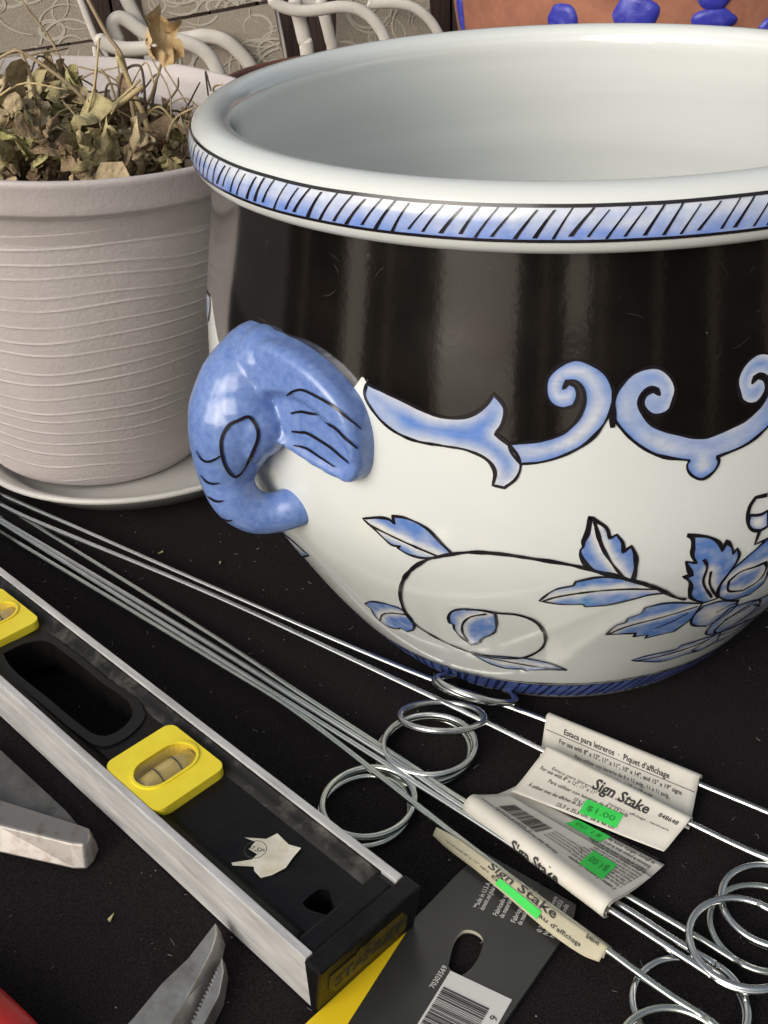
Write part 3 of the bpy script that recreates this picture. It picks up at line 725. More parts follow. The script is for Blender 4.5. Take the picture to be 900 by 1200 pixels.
HANDLE_LINES = [
    ('ear_line', [(-150.4, -152.1, 218.7), (-145.5, -157.6, 223.2), (-140.7, -161.7, 224.4), (-130.4, -170.4, 221.7), (-124.0, -174.1, 216.8), (-117.9, -174.0, 209.9)], 0.0013, False),
    ('ear_line', [(-149.9, -146.0, 206.0), (-145.5, -150.0, 208.6), (-142.2, -153.0, 209.5), (-131.2, -171.3, 212.0), (-124.6, -176.6, 207.5), (-120.0, -177.4, 202.4)], 0.0014, False),
    ('ear_line', [(-150.3, -146.8, 196.9), (-146.0, -150.9, 198.3), (-141.9, -154.7, 199.2), (-132.4, -163.2, 196.4), (-127.5, -167.4, 193.4), (-123.7, -171.3, 191.3)], 0.0015, False),
    ('ear_line', [(-150.1, -149.1, 190.3), (-146.7, -151.5, 190.9), (-142.9, -154.7, 191.1), (-135.8, -161.3, 188.8), (-130.7, -165.9, 186.9)], 0.0013, False),
    ('eye_outline', [(-170.5, -144.3, 204.6), (-167.2, -145.7, 199.4), (-167.3, -146.7, 194.2), (-170.5, -146.7, 186.8), (-175.8, -142.9, 176.8), (-181.1, -142.6, 171.9), (-184.4, -144.9, 179.0), (-185.1, -146.2, 187.5), (-184.2, -146.1, 195.0), (-180.4, -145.4, 201.0), (-175.2, -145.1, 203.6)], 0.0015, True),
    ('trunk_line', [(-198.0, -139.2, 185.8), (-196.3, -140.6, 182.2), (-192.4, -143.0, 181.4), (-185.8, -145.9, 185.9)], 0.0014, False),
    ('trunk_line', [(-198.1, -138.0, 171.3), (-195.7, -139.9, 168.8), (-192.7, -141.5, 168.1), (-189.1, -142.4, 168.9)], 0.0014, False),
    ('trunk_line', [(-196.2, -138.9, 159.9), (-193.6, -141.1, 158.6), (-190.9, -142.7, 158.4), (-188.2, -143.4, 159.1)], 0.0013, False),
    ('trunk_line', [(-189.7, -142.0, 148.4), (-187.6, -142.8, 147.2), (-185.2, -144.2, 148.4)], 0.0014, False)]
for nm, pts, wd, cl in HANDLE_LINES: on_handle(nm, pts, wd, cl)
# the matching handle on the far side
h2 = bpy.data.objects.new('elephant_handle', hm); col.objects.link(h2); h2.parent = pot; h2.rotation_euler = (0, 0, math.pi)

# ------------------------------------------------------------------ plastic planter, its saucer and the dried plant
PT_LOC = Vector((-0.2380, 0.8454, 0.0115))
axis = Vector((0.100, -0.0565, 1)).normalized()
PT_ROT = Vector((0, 0, 1)).rotation_difference(axis).to_euler()
sau = MB()
sau.lathe([(0, 0.0005), (.108, 0.0005), (.112, 0), (.122, 0), (.1335, .0125), (.1415, .0175), (.1440, .0190), (.1445, .0215), (.1425, .0228), (.1395, .0220), (.1300, .0160), (.1190, .0048), (.105, .0035), (.06, .0032), (0, .0032)], 128)
so = sau.build('pot_saucer', M['saucer']); so.location = (-.1960, .8510, .0005)
tag(so, 'round pale grey plastic saucer under the ribbed planter', 'saucer')
planter = thing('plastic_planter', 'lilac grey plastic planter with wavy ridges holding a withered plant', 'planter', PT_LOC, PT_ROT)
def body_r(h): return .0865 + (.1432 - .0865) * (h / .240) ** .62 * (1 - .05 * math.sin(math.pi * h / .240)) if h > .004 else .0825 + .0040 * (h / .004)
waves = []
ph = [random.uniform(0, 6.28) for k in range(3)]
for i in range(19):
    ph = [p + random.uniform(-.75, .75) for p in ph]
    waves.append((.012 + i * .01195 + random.uniform(-.0030, .0030), random.uniform(.0024, .0048), 2, ph[0], random.uniform(.0012, .0024), 5, ph[1], random.uniform(.0004, .0010), 9, ph[2]))
b = MB(); na, nh = 250, 440
WA = np.array(waves)
rows = []
for j in range(nh + 1):
    h = .240 * j / nh; r = body_r(h); row = []
    for i in range(na):
        th = 2 * math.pi * i / na
        zz = WA[:, 0] + WA[:, 1] * np.sin(WA[:, 2] * th + WA[:, 3]) + WA[:, 4] * np.sin(WA[:, 5] * th + WA[:, 6]) + WA[:, 7] * np.sin(WA[:, 8] * th + WA[:, 9])
        dlt = h - zz
        rid = float(np.sum(np.where((dlt > -.0030) & (dlt <= 0), (1 + dlt / .0030) ** 3, 0) + np.where((dlt > 0) & (dlt < .0009), 1 - dlt / .0009, 0))) if .010 < h < .236 else 0
        rr = r + .00075 * min(rid, 1.1) * (.75 + .5 * noise.noise(Vector((th * 2.5, h * 60, 1))))
        row.append(b.vert((rr * math.sin(th), -rr * math.cos(th), h)))
    rows.append(row)
for j in range(nh):
    for i in range(na): k = (i + 1) % na; b.face((rows[j][i], rows[j][k], rows[j + 1][k], rows[j + 1][i]))
cb = b.vert((0, 0, .0))
for i in range(na): b.face((cb, rows[0][(i + 1) % na], rows[0][i]))
b.build('planter_body', M['plastic'], planter, recalc=False)
b = MB()
b.lathe([(.1428, .2375), (.1436, .2412), (.1500, .2420), (.1520, .2428), (.1530, .2448), (.1537, .2490), (.1570, .2618), (.1578, .2640), (.1572, .2662), (.1552, .2668), (.1530, .2655), (.1500, .2540), (.1470, .2400), (.1456, .2390), (.1432, .2360), (.1350, .2000)], 160)
b.build('rim', M['plastic_rim'], planter)

soil = MB()
rows = []
for j in range(15):
    r = .131 * j / 14
    rows.append([soil.vert((r * math.sin(2 * math.pi * i / 60), -r * math.cos(2 * math.pi * i / 60), .2120 + .008 * noise.noise(Vector((r * 40 * math.sin(i / 9.55), r * 40 * math.cos(i / 9.55), 0))))) for i in range(60)])
for a_, b_ in zip(rows, rows[1:]):
    for i in range(60): soil.face((a_[i], a_[(i + 1) % 60], b_[(i + 1) % 60], b_[i]))
so = soil.build('potting_soil', M['soil'], recalc=False); so.location = PT_LOC; so.rotation_euler = PT_ROT
tag(so, 'dark dry soil inside the lilac grey planter', 'soil', kind='stuff')

plant = thing('dried_plant', 'withered brown plant with curled leaves and bare stalks in the lilac planter', 'plant', PT_LOC + axis * .212)
PB = plant.location
def leaf_mat(name, a, c):
    m = mat(name, a, .75, var=c, var_scale=55, detail=6, bump=.003, bump_scale=160)
    return m
LM = [leaf_mat('dry_leaf_olive', (.25, .205, .095), (.47, .40, .21)), leaf_mat('dry_leaf_tan', (.36, .27, .15), (.56, .45, .28)), leaf_mat('dry_leaf_brown', (.16, .105, .06), (.33, .24, .14)), leaf_mat('dry_leaf_green', (.23, .22, .085), (.46, .42, .19))]
M['straw'] = mat('dry_straw', (.52, .41, .21), .6, var=(.40, .30, .15), var_scale=80)
M['stem'] = mat('dry_stem', (.28, .205, .12), .7, var=(.42, .32, .19), var_scale=90)
M['stem_dark'] = mat('dry_stem_dark', (.06, .04, .028), .7, var=(.12, .085, .055), var_scale=90)
def leaf_mesh(seed, size, crumple, matl, curl, n=19):
    mb = MB(); idx = {}
    for i in range(n):
        for j in range(n):
            x = (i / (n - 1) - .5) * 2; y = (j / (n - 1) - .5) * 2
            dx = x * math.sqrt(1 - y * y / 2); dy = y * math.sqrt(1 - x * x / 2)          # square to disc, then lobes
            a = math.atan2(dy, dx); r = math.hypot(dx, dy)
            lob = 1 + .13 * math.cos(5 * a + seed) + .05 * math.cos(11 * a + seed * 2)
            px, py = dx * lob, dy * lob
            v = Vector((px, py, seed * 3.1))
            k1 = noise.noise_vector(v * 1.3); k2 = noise.noise_vector(v * 3.0 + Vector((9, 0, 0))); k3 = noise.noise_vector(v * 6.5 + Vector((0, 5, 0)))
            p = Vector((px, py, 0)) + k1 * crumple * .62 * (.35 + .8 * r) + k2 * crumple * .34 * (.4 + r) + k3 * crumple * .06
            p.z += .30 * crumple * math.sin(5 * a + seed) * r ** 3 + .5 * crumple * r * r
            ang = p.x * curl; rad = 1 / max(curl, .01)                                   # curl the blade about its rib
            q = Vector((math.sin(ang) * (rad - p.z), p.y, rad - math.cos(ang) * (rad - p.z)))
            idx[i, j] = mb.vert(q * size)
    for i in range(n - 1):
        for j in range(n - 1): mb.face((idx[i, j], idx[i + 1, j], idx[i + 1, j + 1], idx[i, j + 1]))
    return mb.build('leaf', matl, plant, recalc=False)
protos = []
for k in range(12):
    o = leaf_mesh(k + 1, .0140 + .0035 * (k % 3), .95 + .18 * (k % 4), LM[[0, 1, 2, 3, 0, 1, 1, 2, 0, 0, 2, 1][k]], 1.3 + .4 * (k % 4))
    protos.append(o)
rl = random.Random(5)
cnt = 0
for q in range(185):
    a = rl.uniform(0, 2 * math.pi); rr = .108 * math.sqrt(rl.random())
    x, y = rr * math.sin(a), -rr * math.cos(a)
    top = .058 - .03 * max(0, x) / .15 - .030 * max(0, y) / .15 - .016 * (rr / .15) ** 3
    z = rl.uniform(.006, max(.016, top))
    o = protos[q] if q < len(protos) else protos[rl.randrange(len(protos))].copy()
    if q >= len(protos): col.objects.link(o); o.parent = plant
    o.location = axis.to_track_quat('Z', 'Y').to_matrix().to_3x3() @ Vector((0, 0, 0)) + Vector((x + axis.x * z, y + axis.y * z, z - .1 * x + .0565 * y))
    o.rotation_euler = (rl.uniform(-1.3, 1.3), rl.uniform(-1.3, 1.3), rl.uniform(0, 6.28))
    s_ = rl.uniform(.6, 1.15); o.scale = (s_ * rl.uniform(.55, 1.0), s_ * rl.uniform(.8, 1.25), s_)
# leaves that lie over the front rim, and the pale one that stands on its stalk
for (px, py, pz, k, s_) in [(-225, 730, 270, 0, 1.0), (-209, 726, 269, 3, .95), (-196, 722, 271, 2, .85), (-178, 727, 267, 4, .9), (-164, 732, 264, 8, .85), (-148, 740, 262, 5, .9), (-240, 742, 268, 1, 1.0), (-128, 752, 248, 9, .9), (-212, 745, 274, 6, 1.1), (-190, 742, 268, 0, 1.1), (-246, 765, 280, 6, 1.0), (-230, 778, 284, 11, 1.0)]:
    o = protos[k].copy(); col.objects.link(o); o.parent = plant
    o.location = Vector((px, py, pz)) / 1000 - PB
    o.rotation_euler = (rl.uniform(.3, 1.3), rl.uniform(-.6, .6), rl.uniform(0, 6.28)); o.scale = (s_, s_, s_)
M['pale_leaf'] = mat('pale_dry_leaf', (.50, .37, .19), .7, var=(.36, .22, .10), var_scale=60, ramp=(.45, .75), bump=.0006, bump_scale=200)
po = leaf_mesh(33, .0175, .55, M['pale_leaf'], .7, 25)
po.location = Vector((-137, 848, 315)) / 1000 - PB; po.rotation_euler = (1.15, .25, .3)
po['label'] = 'pale tan leaf standing on its own stalk'
po2 = leaf_mesh(37, .008, .7, M['pale_leaf'], 1.0); po2.location = Vector((-147, 846, 309)) / 1000 - PB; po2.rotation_euler = (1.0, .6, 1.0)
def stalk(pts, r0_, r1_, matl, wob=0.0):
    P = catmull([Vector(p) / 1000 - PB for p in pts], 5); n = len(P); mb = MB()
    mb.tube(P, [r0_ + (r1_ - r0_) * i / (n - 1) for i in range(n)], 7); return mb.build('stalk', matl, plant, recalc=False)
stalk([(-184, 840, 349), (-174, 840, 323), (-166, 840, 308), (-164, 838, 288), (-163, 834, 262), (-163, 830, 245)], .0013, .0018, M['stem'])
stalk([(-168, 835, 309), (-164, 835, 297), (-160, 833, 282), (-155, 830, 268), (-152, 826, 250)], .0018, .0020, M['straw'])
stalk([(-214, 780, 243), (-204, 790, 252), (-184, 790, 272), (-176, 790, 277), (-145, 790, 296)], .0024, .0020, M['straw'])
stalk([(-203, 795, 256), (-183, 793, 273), (-147, 795, 299)], .0012, .0010, M['straw'])
stalk([(-168, 846, 250), (-161, 850, 266), (-153, 850, 275), (-147, 850, 286), (-139, 850, 303), (-137, 849, 312)], .0014, .0010, M['stem'])
stalk([(-224, 800, 319), (-222, 800, 310), (-221, 800, 293), (-224, 800, 262), (-228, 798, 240)], .0011, .0016, M['stem'])
stalk([(-250, 822, 312), (-235, 820, 318), (-228, 820, 316), (-212, 820, 304), (-194, 818, 286), (-180, 815, 262)], .0011, .0013, M['stem'])
stalk([(-174, 838, 262), (-172, 840, 284), (-166, 840, 297), (-157, 840, 301), (-153, 840, 296), (-155, 840, 270)], .0010, .0010, M['stem_dark'])
stalk([(-250, 768, 276), (-241, 770, 274), (-227, 770, 272), (-216, 770, 266)], .0016, .0018, M['stem'])
stalk([(-170, 800, 262), (-160, 800, 263), (-146, 798, 256), (-136, 795, 246), (-130, 793, 234)], .0010, .0012, M['stem'])
stalk([(-191, 838, 250), (-189, 840, 284), (-186, 840, 296), (-184, 840, 301)], .0011, .0007, M['stem'])
stalk([(-172, 838, 255), (-176, 840, 284), (-178, 840, 293), (-182, 840, 300)], .0012, .0008, M['stem'])
stalk([(-205, 765, 285), (-203, 760, 281), (-190, 757, 264), (-183, 752, 252), (-181, 744, 240)], .0012, .0016, M['stem'])
rs = random.Random(3)
for q in range(150):
    a = rs.uniform(0, 6.28); rr = .13 * math.sqrt(rs.random()); x, y = rr * math.sin(a) + PB.x, -rr * math.cos(a) + PB.y; z = PB.z - .1 * (x - PB.x) + .015
    d = Vector((rs.uniform(-1, 1), rs.uniform(-1, 1), rs.uniform(-.1, .75))).normalized(); L = rs.uniform(30, 80)
    p0 = Vector((x * 1000, y * 1000, z * 1000 + rs.uniform(0, 38))); p1 = p0 + d * L * .5 + Vector((rs.uniform(-8, 8), rs.uniform(-8, 8), rs.uniform(-2, 12))); p2 = p1 + (d + Vector((rs.uniform(-.6, .6), rs.uniform(-.6, .6), rs.uniform(-.9, .1)))).normalized() * L * .5
    p2.z = max(p2.z, 240)
    if math.hypot(p2.x / 1000 - PB.x - .005, p2.y / 1000 - PB.y) > .120: continue
    stalk([p0, p1, p2], rs.uniform(.0005, .0012), rs.uniform(.0004, .0008), M[rs.choice(['stem', 'stem', 'stem_dark', 'straw'])])

# ------------------------------------------------------------------ clay pots standing behind
b = MB()
b.lathe([(0, 0), (.098, 0), (.100, .003), (.132, .195), (.133, .198), (.143, .199), (.1445, .202), (.1450, .228), (.1435, .2315), (.1395, .2315), (.137, .228), (.128, .19), (.10, .02), (0, .02)], 96)
o = b.build('clay_pot', M['brown_clay']); o.location = (.008, 1.130, .0005)
tag(o, 'plain brown clay pot tucked behind the ceramic planter', 'pot')
tp = thing('terracotta_pot', 'big terracotta pot with cobalt blue painted spots behind the ceramic planter', 'pot', (.36, 1.32, .0005))
b = MB()
tprof = [(0, 0), (.170, 0), (.176, .004), (.205, .08), (.232, .17), (.2475, .245), (.252, .29), (.2545, .34), (.262, .345), (.265, .36), (.264, .385), (.256, .390), (.245, .385), (.238, .34), (.225, .20), (.17, .03), (0, .02)]
tprof = tprof[:3] + [(p.x, p.y) for p in catmull([(q[0], q[1], 0) for q in tprof[3:8]], 6)] + tprof[8:]
b.lathe(tprof, 128); b.build('pot_wall', M['terracotta'], tp)
def tr(z): return float(np.interp(z, [p[1] for p in tprof[1:32]], [p[0] for p in tprof[1:32]]))
def daub(th0, z0, rx, rz, seed):
    mb = MB(); n = 30; c = mb.vert(((tr(z0) + .004) * math.sin(R(th0)), -(tr(z0) + .004) * math.cos(R(th0)), z0)); prev = [c]
    for ring_, off in ((.55, .0038), (.88, .003), (1.0, .0004)):
        cur = []
        for j in range(n):
            a = 2 * math.pi * j / n; k = ring_ * (1 + .16 * noise.noise(Vector((math.cos(a) * 1.5, math.sin(a) * 1.5, seed))))
            th = R(th0) + rx * k * math.cos(a) / .25; z = z0 + rz * k * math.sin(a); cur.append(mb.vert(((tr(z) + off) * math.sin(th), -(tr(z) + off) * math.cos(th), z)))
        for j in range(n):
            if len(prev) == 1: mb.face((c, cur[j], cur[(j + 1) % n]))
            else: mb.face((prev[j], cur[j], cur[(j + 1) % n], prev[(j + 1) % n]))
        prev = cur
    mb.build('painted_spot', M['cobalt'], tp)
daub(-40.8, .2700, .0165, .0150, 1); daub(-24.5, .2760, .0210, .0180, 2); daub(-9.0, .293, .016, .013, 3); daub(-8.8, .2715, .0195, .0105, 4); daub(-80.5, .270, .008, .032, 5); daub(3.5, .262, .012, .010, 6)
daub(-60, .315, .02, .018, 7); daub(20, .29, .02, .018, 8); daub(36, .28, .02, .017, 9)

# ------------------------------------------------------------------ patio chairs far behind
def mm(pts): return [Vector(p) / 1000 for p in pts]
def sling(name, parent, base, outline, y, thick=.018, seed=0, n_sw=12, swirl=True):
    """a padded fabric panel standing at depth y: outline as (x, z) in metres"""
    pts = [(p[0] - base.x, p[1] - base.z) for p in outline]; yy = y - base.y
    mb = MB(); mb.smooth = False
    mb.prism(pts, -thick, 0, lambda x, z, d: (x, yy - d - thick, z))
    o = mb.build(name, M['fabric'], parent, bevel=.006)
    if swirl:
        rs = random.Random(seed); mb = MB()
        A = np.array(pts); lo = A.min(0); hi = A.max(0)
        for q in range(n_sw):
            cx, cz = rs.uniform(lo[0], hi[0]), rs.uniform(lo[1], hi[1]); r = rs.uniform(.03, .12); turns = rs.uniform(.6, 1.7); a0 = rs.uniform(0, 6.28); sg = rs.choice((-1, 1)); shr = rs.uniform(.15, .85)
            prev = None; n = 46; ecc = rs.uniform(.55, 1.0); wd = rs.uniform(.0022, .0045)
            for i in range(n):
                t = i / (n - 1); a = a0 + sg * turns * 6.28 * t; rr = r * (1 - shr * t)
                px, pz = cx + rr * math.cos(a), cz + rr * ecc * math.sin(a)
                if not inside(pts, (px, pz)): prev = None; continue
                dirx, dirz = math.cos(a), math.sin(a); hw = wd * (.35 + .65 * math.sin(math.pi * min(1, t + .08)))
                cur = (mb.vert((px + dirx * hw, yy - thick - .0003 - .00012 * q, pz + dirz * hw)), mb.vert((px - dirx * hw, yy - thick - .0003 - .00012 * q, pz - dirz * hw)))
                if prev: mb.face((prev[0], cur[0], cur[1], prev[1]))
                prev = cur
        if mb.f: tag(mb.build('swirl_print', M['swirl'], o, recalc=False), kind='stuff')
    return o
def bar(name, parent, base, pts, rad, flat=.6, n=10):
    P = catmull([p - base for p in mm(pts)], 5); mb = MB(); k = len(P) - 1; mb.tube(P, [rad * 1.2 * min(1, .35 + .4 * min(i, k - i)) for i in range(k + 1)], n, flat=flat, upv=(0, 1, 0)); return mb.build(name, M['chair_frame'], parent)
G = -.72
def chair(label, base, backs, bars, legs, seat):
    t = thing('patio_chair', label, 'chair', base, group='patio chairs')
    base = Vector(base)
    for i, (ol, y, sd) in enumerate(backs): sling('back_cushion', t, base, ol, y, seed=sd, n_sw=26)
    for nm, pts, rad in bars: bar(nm, t, base, pts, rad)
    for pts in legs: bar('leg', t, base, pts, .015, 1.0)
    x0, x1, y0, y1 = seat
    mb = MB(); mb.box((x0 - base.x, y0 - base.y, .40), (x1 - base.x, y1 - base.y, .45)); mb.build('seat_cushion', M['fabric'], t, bevel=.015)
chair('taupe swirl patterned patio chair behind the withered plant', (-.98, 3.4, G),
      [([(-1.21, .19), (-.775, .10), (-.737, -.044), (-1.21, -.083)], 3.40, 1), ([(-1.21, -.090), (-.737, -.051), (-.711, -.104), (-.690, -.30), (-1.23, -.30)], 3.385, 2)],
      [('edge_piping', [(-772, 3380, 120), (-756, 3380, 60), (-733, 3380, -40), (-708, 3380, -110), (-690, 3375, -300)], .008)],
      [[(-1180, 3450, -720), (-1180, 3430, -290)], [(-720, 3450, -720), (-720, 3430, -290)], [(-1180, 2950, -720), (-1180, 2950, -280)], [(-700, 2950, -720), (-700, 2950, -280)]], (-1.2, -.70, 2.92, 3.40))
chair('taupe swirl patterned patio chair with doubled cream arms beside the pale leaf', (-.42, 3.45, G),
      [([(-.605, .12), (-.240, .10), (-.233, .018), (-.56, -.021), (-.612, -.036)], 3.52, 3), ([(-.612, -.044), (-.56, -.030), (-.232, .008), (-.217, -.129), (-.206, -.30), (-.620, -.30)], 3.50, 4)],
      [('back_tube', [(-661, 3490, 93), (-647, 3490, 37), (-617, 3490, -51), (-604, 3490, -127), (-596, 3490, -300)], .017),
       ('armrest', [(-676, 3450, -80), (-692, 3450, -30), (-682, 3450, -6), (-656, 3450, -6), (-615, 3450, -39), (-577, 3450, -64), (-534, 3450, -71), (-484, 3450, -67), (-434, 3450, -63), (-382, 3450, -77), (-342, 3450, -112), (-308, 3450, -163), (-290, 3450, -231), (-286, 3450, -330), (-280, 3450, -720)], .017),
       ('armrest', [(-681, 3150, -4), (-662, 3150, -21), (-620, 3150, -38), (-566, 3150, -41), (-525, 3150, -35), (-476, 3150, -27), (-435, 3150, -38), (-402, 3150, -59), (-379, 3150, -94), (-364, 3150, -156), (-360, 3150, -260), (-356, 3150, -720)], .016),
       ('edge_piping', [(-236, 3495, 100), (-229, 3495, 10), (-213, 3490, -129), (-205, 3485, -300)], .006)],
      [[(-640, 3480, -720), (-630, 3480, -200)], [(-700, 3170, -720), (-690, 3155, -30)]], (-.64, -.22, 3.10, 3.50))
chair('taupe patio chair with cream tube arms between the planter rim and the spotted pot', (.06, 3.5, G),
      [([(-.045, .10), (.222, .09), (.239, -.183), (.243, -.30), (-.075, -.30)], 3.70, 5)],
      [('armrest', [(-229, 3300, 50), (-208, 3300, 28), (-175, 3300, 13), (-138, 3300, 7), (-91, 3300, 8), (-42, 3300, 12), (11, 3300, 3), (51, 3300, -27), (80, 3300, -75), (93, 3300, -142), (97, 3300, -240), (100, 3300, -720)], .0135),
       ('armrest', [(40, 3600, -20), (56, 3600, -25), (114, 3600, -26), (170, 3600, -38), (210, 3600, -64), (242, 3600, -104), (269, 3600, -168), (273, 3600, -270), (275, 3600, -720)], .0125),
       ('back_tube', [(-165, 3350, 40), (-159, 3350, 8), (-146, 3350, -70), (-139, 3350, -150), (-130, 3350, -720)], .017),
       ('back_tube', [(-98, 3500, 20), (-90, 3500, -23), (-76, 3500, -97), (-69, 3500, -180), (-60, 3500, -720)], .015),
       ('armrest', [(-215, 3600, 30), (-187, 3600, 13), (-158, 3600, 0), (-119, 3600, -16), (-69, 3600, -26), (-10, 3610, -24)], .012)],
      [], (-.07, .24, 3.25, 3.68))

# ------------------------------------------------------------------ lettering
def text_geo(s, size=1.0, bold=0.0, width=None, align='L'):
    cu = bpy.data.curves.new('lettering', 'FONT'); cu.body = s; cu.size = size; cu.resolution_u = 2; cu.offset = bold * size
    ob = bpy.data.objects.new('lettering', cu); me = bpy.data.meshes.new_from_object(ob)
    V = [(v.co.x, v.co.y) for v in me.vertices]; F = [tuple(p.vertices) for p in me.polygons]
    bpy.data.objects.remove(ob); bpy.data.curves.remove(cu); bpy.data.meshes.remove(me)
    if not V: return V, F, 0
    x0 = min(v[0] for v in V); x1 = max(v[0] for v in V); k = 1.0
    if width: k = width / (x1 - x0)
    W = (x1 - x0) * k; sh = {'L': 0, 'C': -W / 2, 'R': -W}[align]
    return [((v[0] - x0) * k + sh, v[1]) for v in V], F, W
def put_text(mb, s, size, fn, x, y, bold=0.0, width=None, align='L'):
    V, F, W = text_geo(s, size, bold, width, align)
    idx = [mb.vert(fn(x + v[0], y + v[1])) for v in V]
    for f in F: mb.face([idx[i] for i in f])
    return W
def put_rect(mb, fn, x0, y0, x1, y1, nx_=1, ny_=1):
    g = [[mb.vert(fn(x0 + (x1 - x0) * i / nx_, y0 + (y1 - y0) * j / ny_)) for i in range(nx_ + 1)] for j in range(ny_ + 1)]
    for j in range(ny_):
        for i in range(nx_): mb.face((g[j][i], g[j][i + 1], g[j + 1][i + 1], g[j + 1][i]))
def bars_code(mb, fn, x0, y0, x1, y1, seed, vertical=True):
    rs = random.Random(seed); x = x0; unit = (x1 - x0) / 95
    while x < x1:
        wd = unit * rs.choice((1, 1, 1.4, 2, 3)); put_rect(mb, fn, x, y0, min(x + wd, x1), y1); x += wd + unit * rs.choice((1, 1.2, 2))

# ------------------------------------------------------------------ spirit level
LA = Vector((-.0436, .2978, 0)); LANG = -.8183
ld = Vector((-math.cos(LANG), -math.sin(LANG), 0)); ln = Vector((-math.sin(LANG), math.cos(LANG), 0))
level = thing('spirit_level', 'grey aluminium spirit level with black web and yellow vial blocks on the black cloth', 'spirit level', LA)
def lv(s, w_, z): return ld * s + ln * w_ + Vector((0, 0, z))
ZT, LW, LL = .0345, .0593, .610
for nm, w0, w1 in (('bottom_rail', 0, .0044), ('top_rail', LW - .0044, LW)):
    b = MB(); b.smooth = False; b.box((0.001, w0, .0006), (LL, w1, ZT), lv); b.build(nm, M['alu'], level, bevel=.0006)
    # the fillet where the rail meets the web, painted black and dusty
    b = MB(); wa, wb = (w1, w1 + .0070) if w0 == 0 else (w0, w0 - .0088)
    prof = [(wa, .0332), (wa + (wb - wa) * .10, .0322), (wa + (wb - wa) * .45, .0302), (wb, .0291), (wb, .010), (wa, .010)]
    a0 = [b.vert(lv(.011, p[0], p[1])) for p in prof]
    ns_ = 40; prev = a0
    for k in range(1, ns_ + 1):
        cur = [b.vert(lv(.011 + (LL - .022) * k / ns_, p[0], p[1])) for p in prof]
        for j in range(len(prof)): q = (j + 1) % len(prof); b.face((prev[j], prev[q], cur[q], cur[j]))
        prev = cur
    b.face(a0); b.face(prev[::-1])
    b.build('rail_fillet', M['dusty'] if w0 else M['level_black'], level)
def rnd(poly, n=5): return smooth_poly(poly, True, n, 75)
def stadium(cx, cy, L, Wd, n=12, along='w'):
    pts = []
    for i in range(n + 1): a = -math.pi / 2 + math.pi * i / n; pts.append((Wd / 2 * math.cos(a) + (L - Wd) / 2, Wd / 2 * math.sin(a)))
    for i in range(n + 1): a = math.pi / 2 + math.pi * i / n; pts.append((Wd / 2 * math.cos(a) - (L - Wd) / 2, Wd / 2 * math.sin(a)))
    if along == 'w': return [(cx - q, cy + p) for p, q in pts]
    return [(cx + p, cy + q) for p, q in pts]
def rrect(x0, y0, x1, y1, r, n=6):
    out = []
    for cx, cy, a0 in ((x1 - r, y0 + r, -90), (x1 - r, y1 - r, 0), (x0 + r, y1 - r, 90), (x0 + r, y0 + r, 180)):
        for i in range(n + 1): a = R(a0 + 90 * i / n); out.append((cx + r * math.cos(a), cy + r * math.sin(a)))
    return out
slot = smooth_poly([(.297, .019), (.2955, .034), (.289, .0425), (.272, .0445), (.232, .0445), (.195, .0430), (.1885, .0335), (.189, .0225), (.1945, .0185), (.205, .0172), (.240, .0165), (.282, .0160)], True, 4, 60)
tri = smooth_poly([(.0300, .0225), (.0305, .0290), (.0295, .0335), (.0260, .0350), (.0220, .0330), (.0165, .0300), (.0160, .0270), (.0200, .0245), (.0262, .0222)], True, 4, 80)
slot = [(p[0] - .0034, p[1] - .0020) for p in slot]; tri = [(p[0] - .0030, p[1] - .0020) for p in tri]
slot2 = [(.40 + .5 * (p[0] - .19) + .02, p[1]) for p in slot]
V1 = (.1155, .0046, .1640, .0475); V2 = (.3005, .0046, .3525, .0475)
b = MB(); b.smooth = False
pock = [[(v[0] + .001, v[1] + .008), (v[2] - .001, v[1] + .008), (v[2] - .001, v[3] - .002), (v[0] + .001, v[3] - .002)] for v in (V1, V2)]
b.prism([(.008, .010), (LL - .02, .010), (LL - .02, LW - .010), (.008, LW - .010)], .0105, .0289, lv, [slot, tri, slot2] + pock)
b.build('web', M['level_black'], level, bevel=.0007)
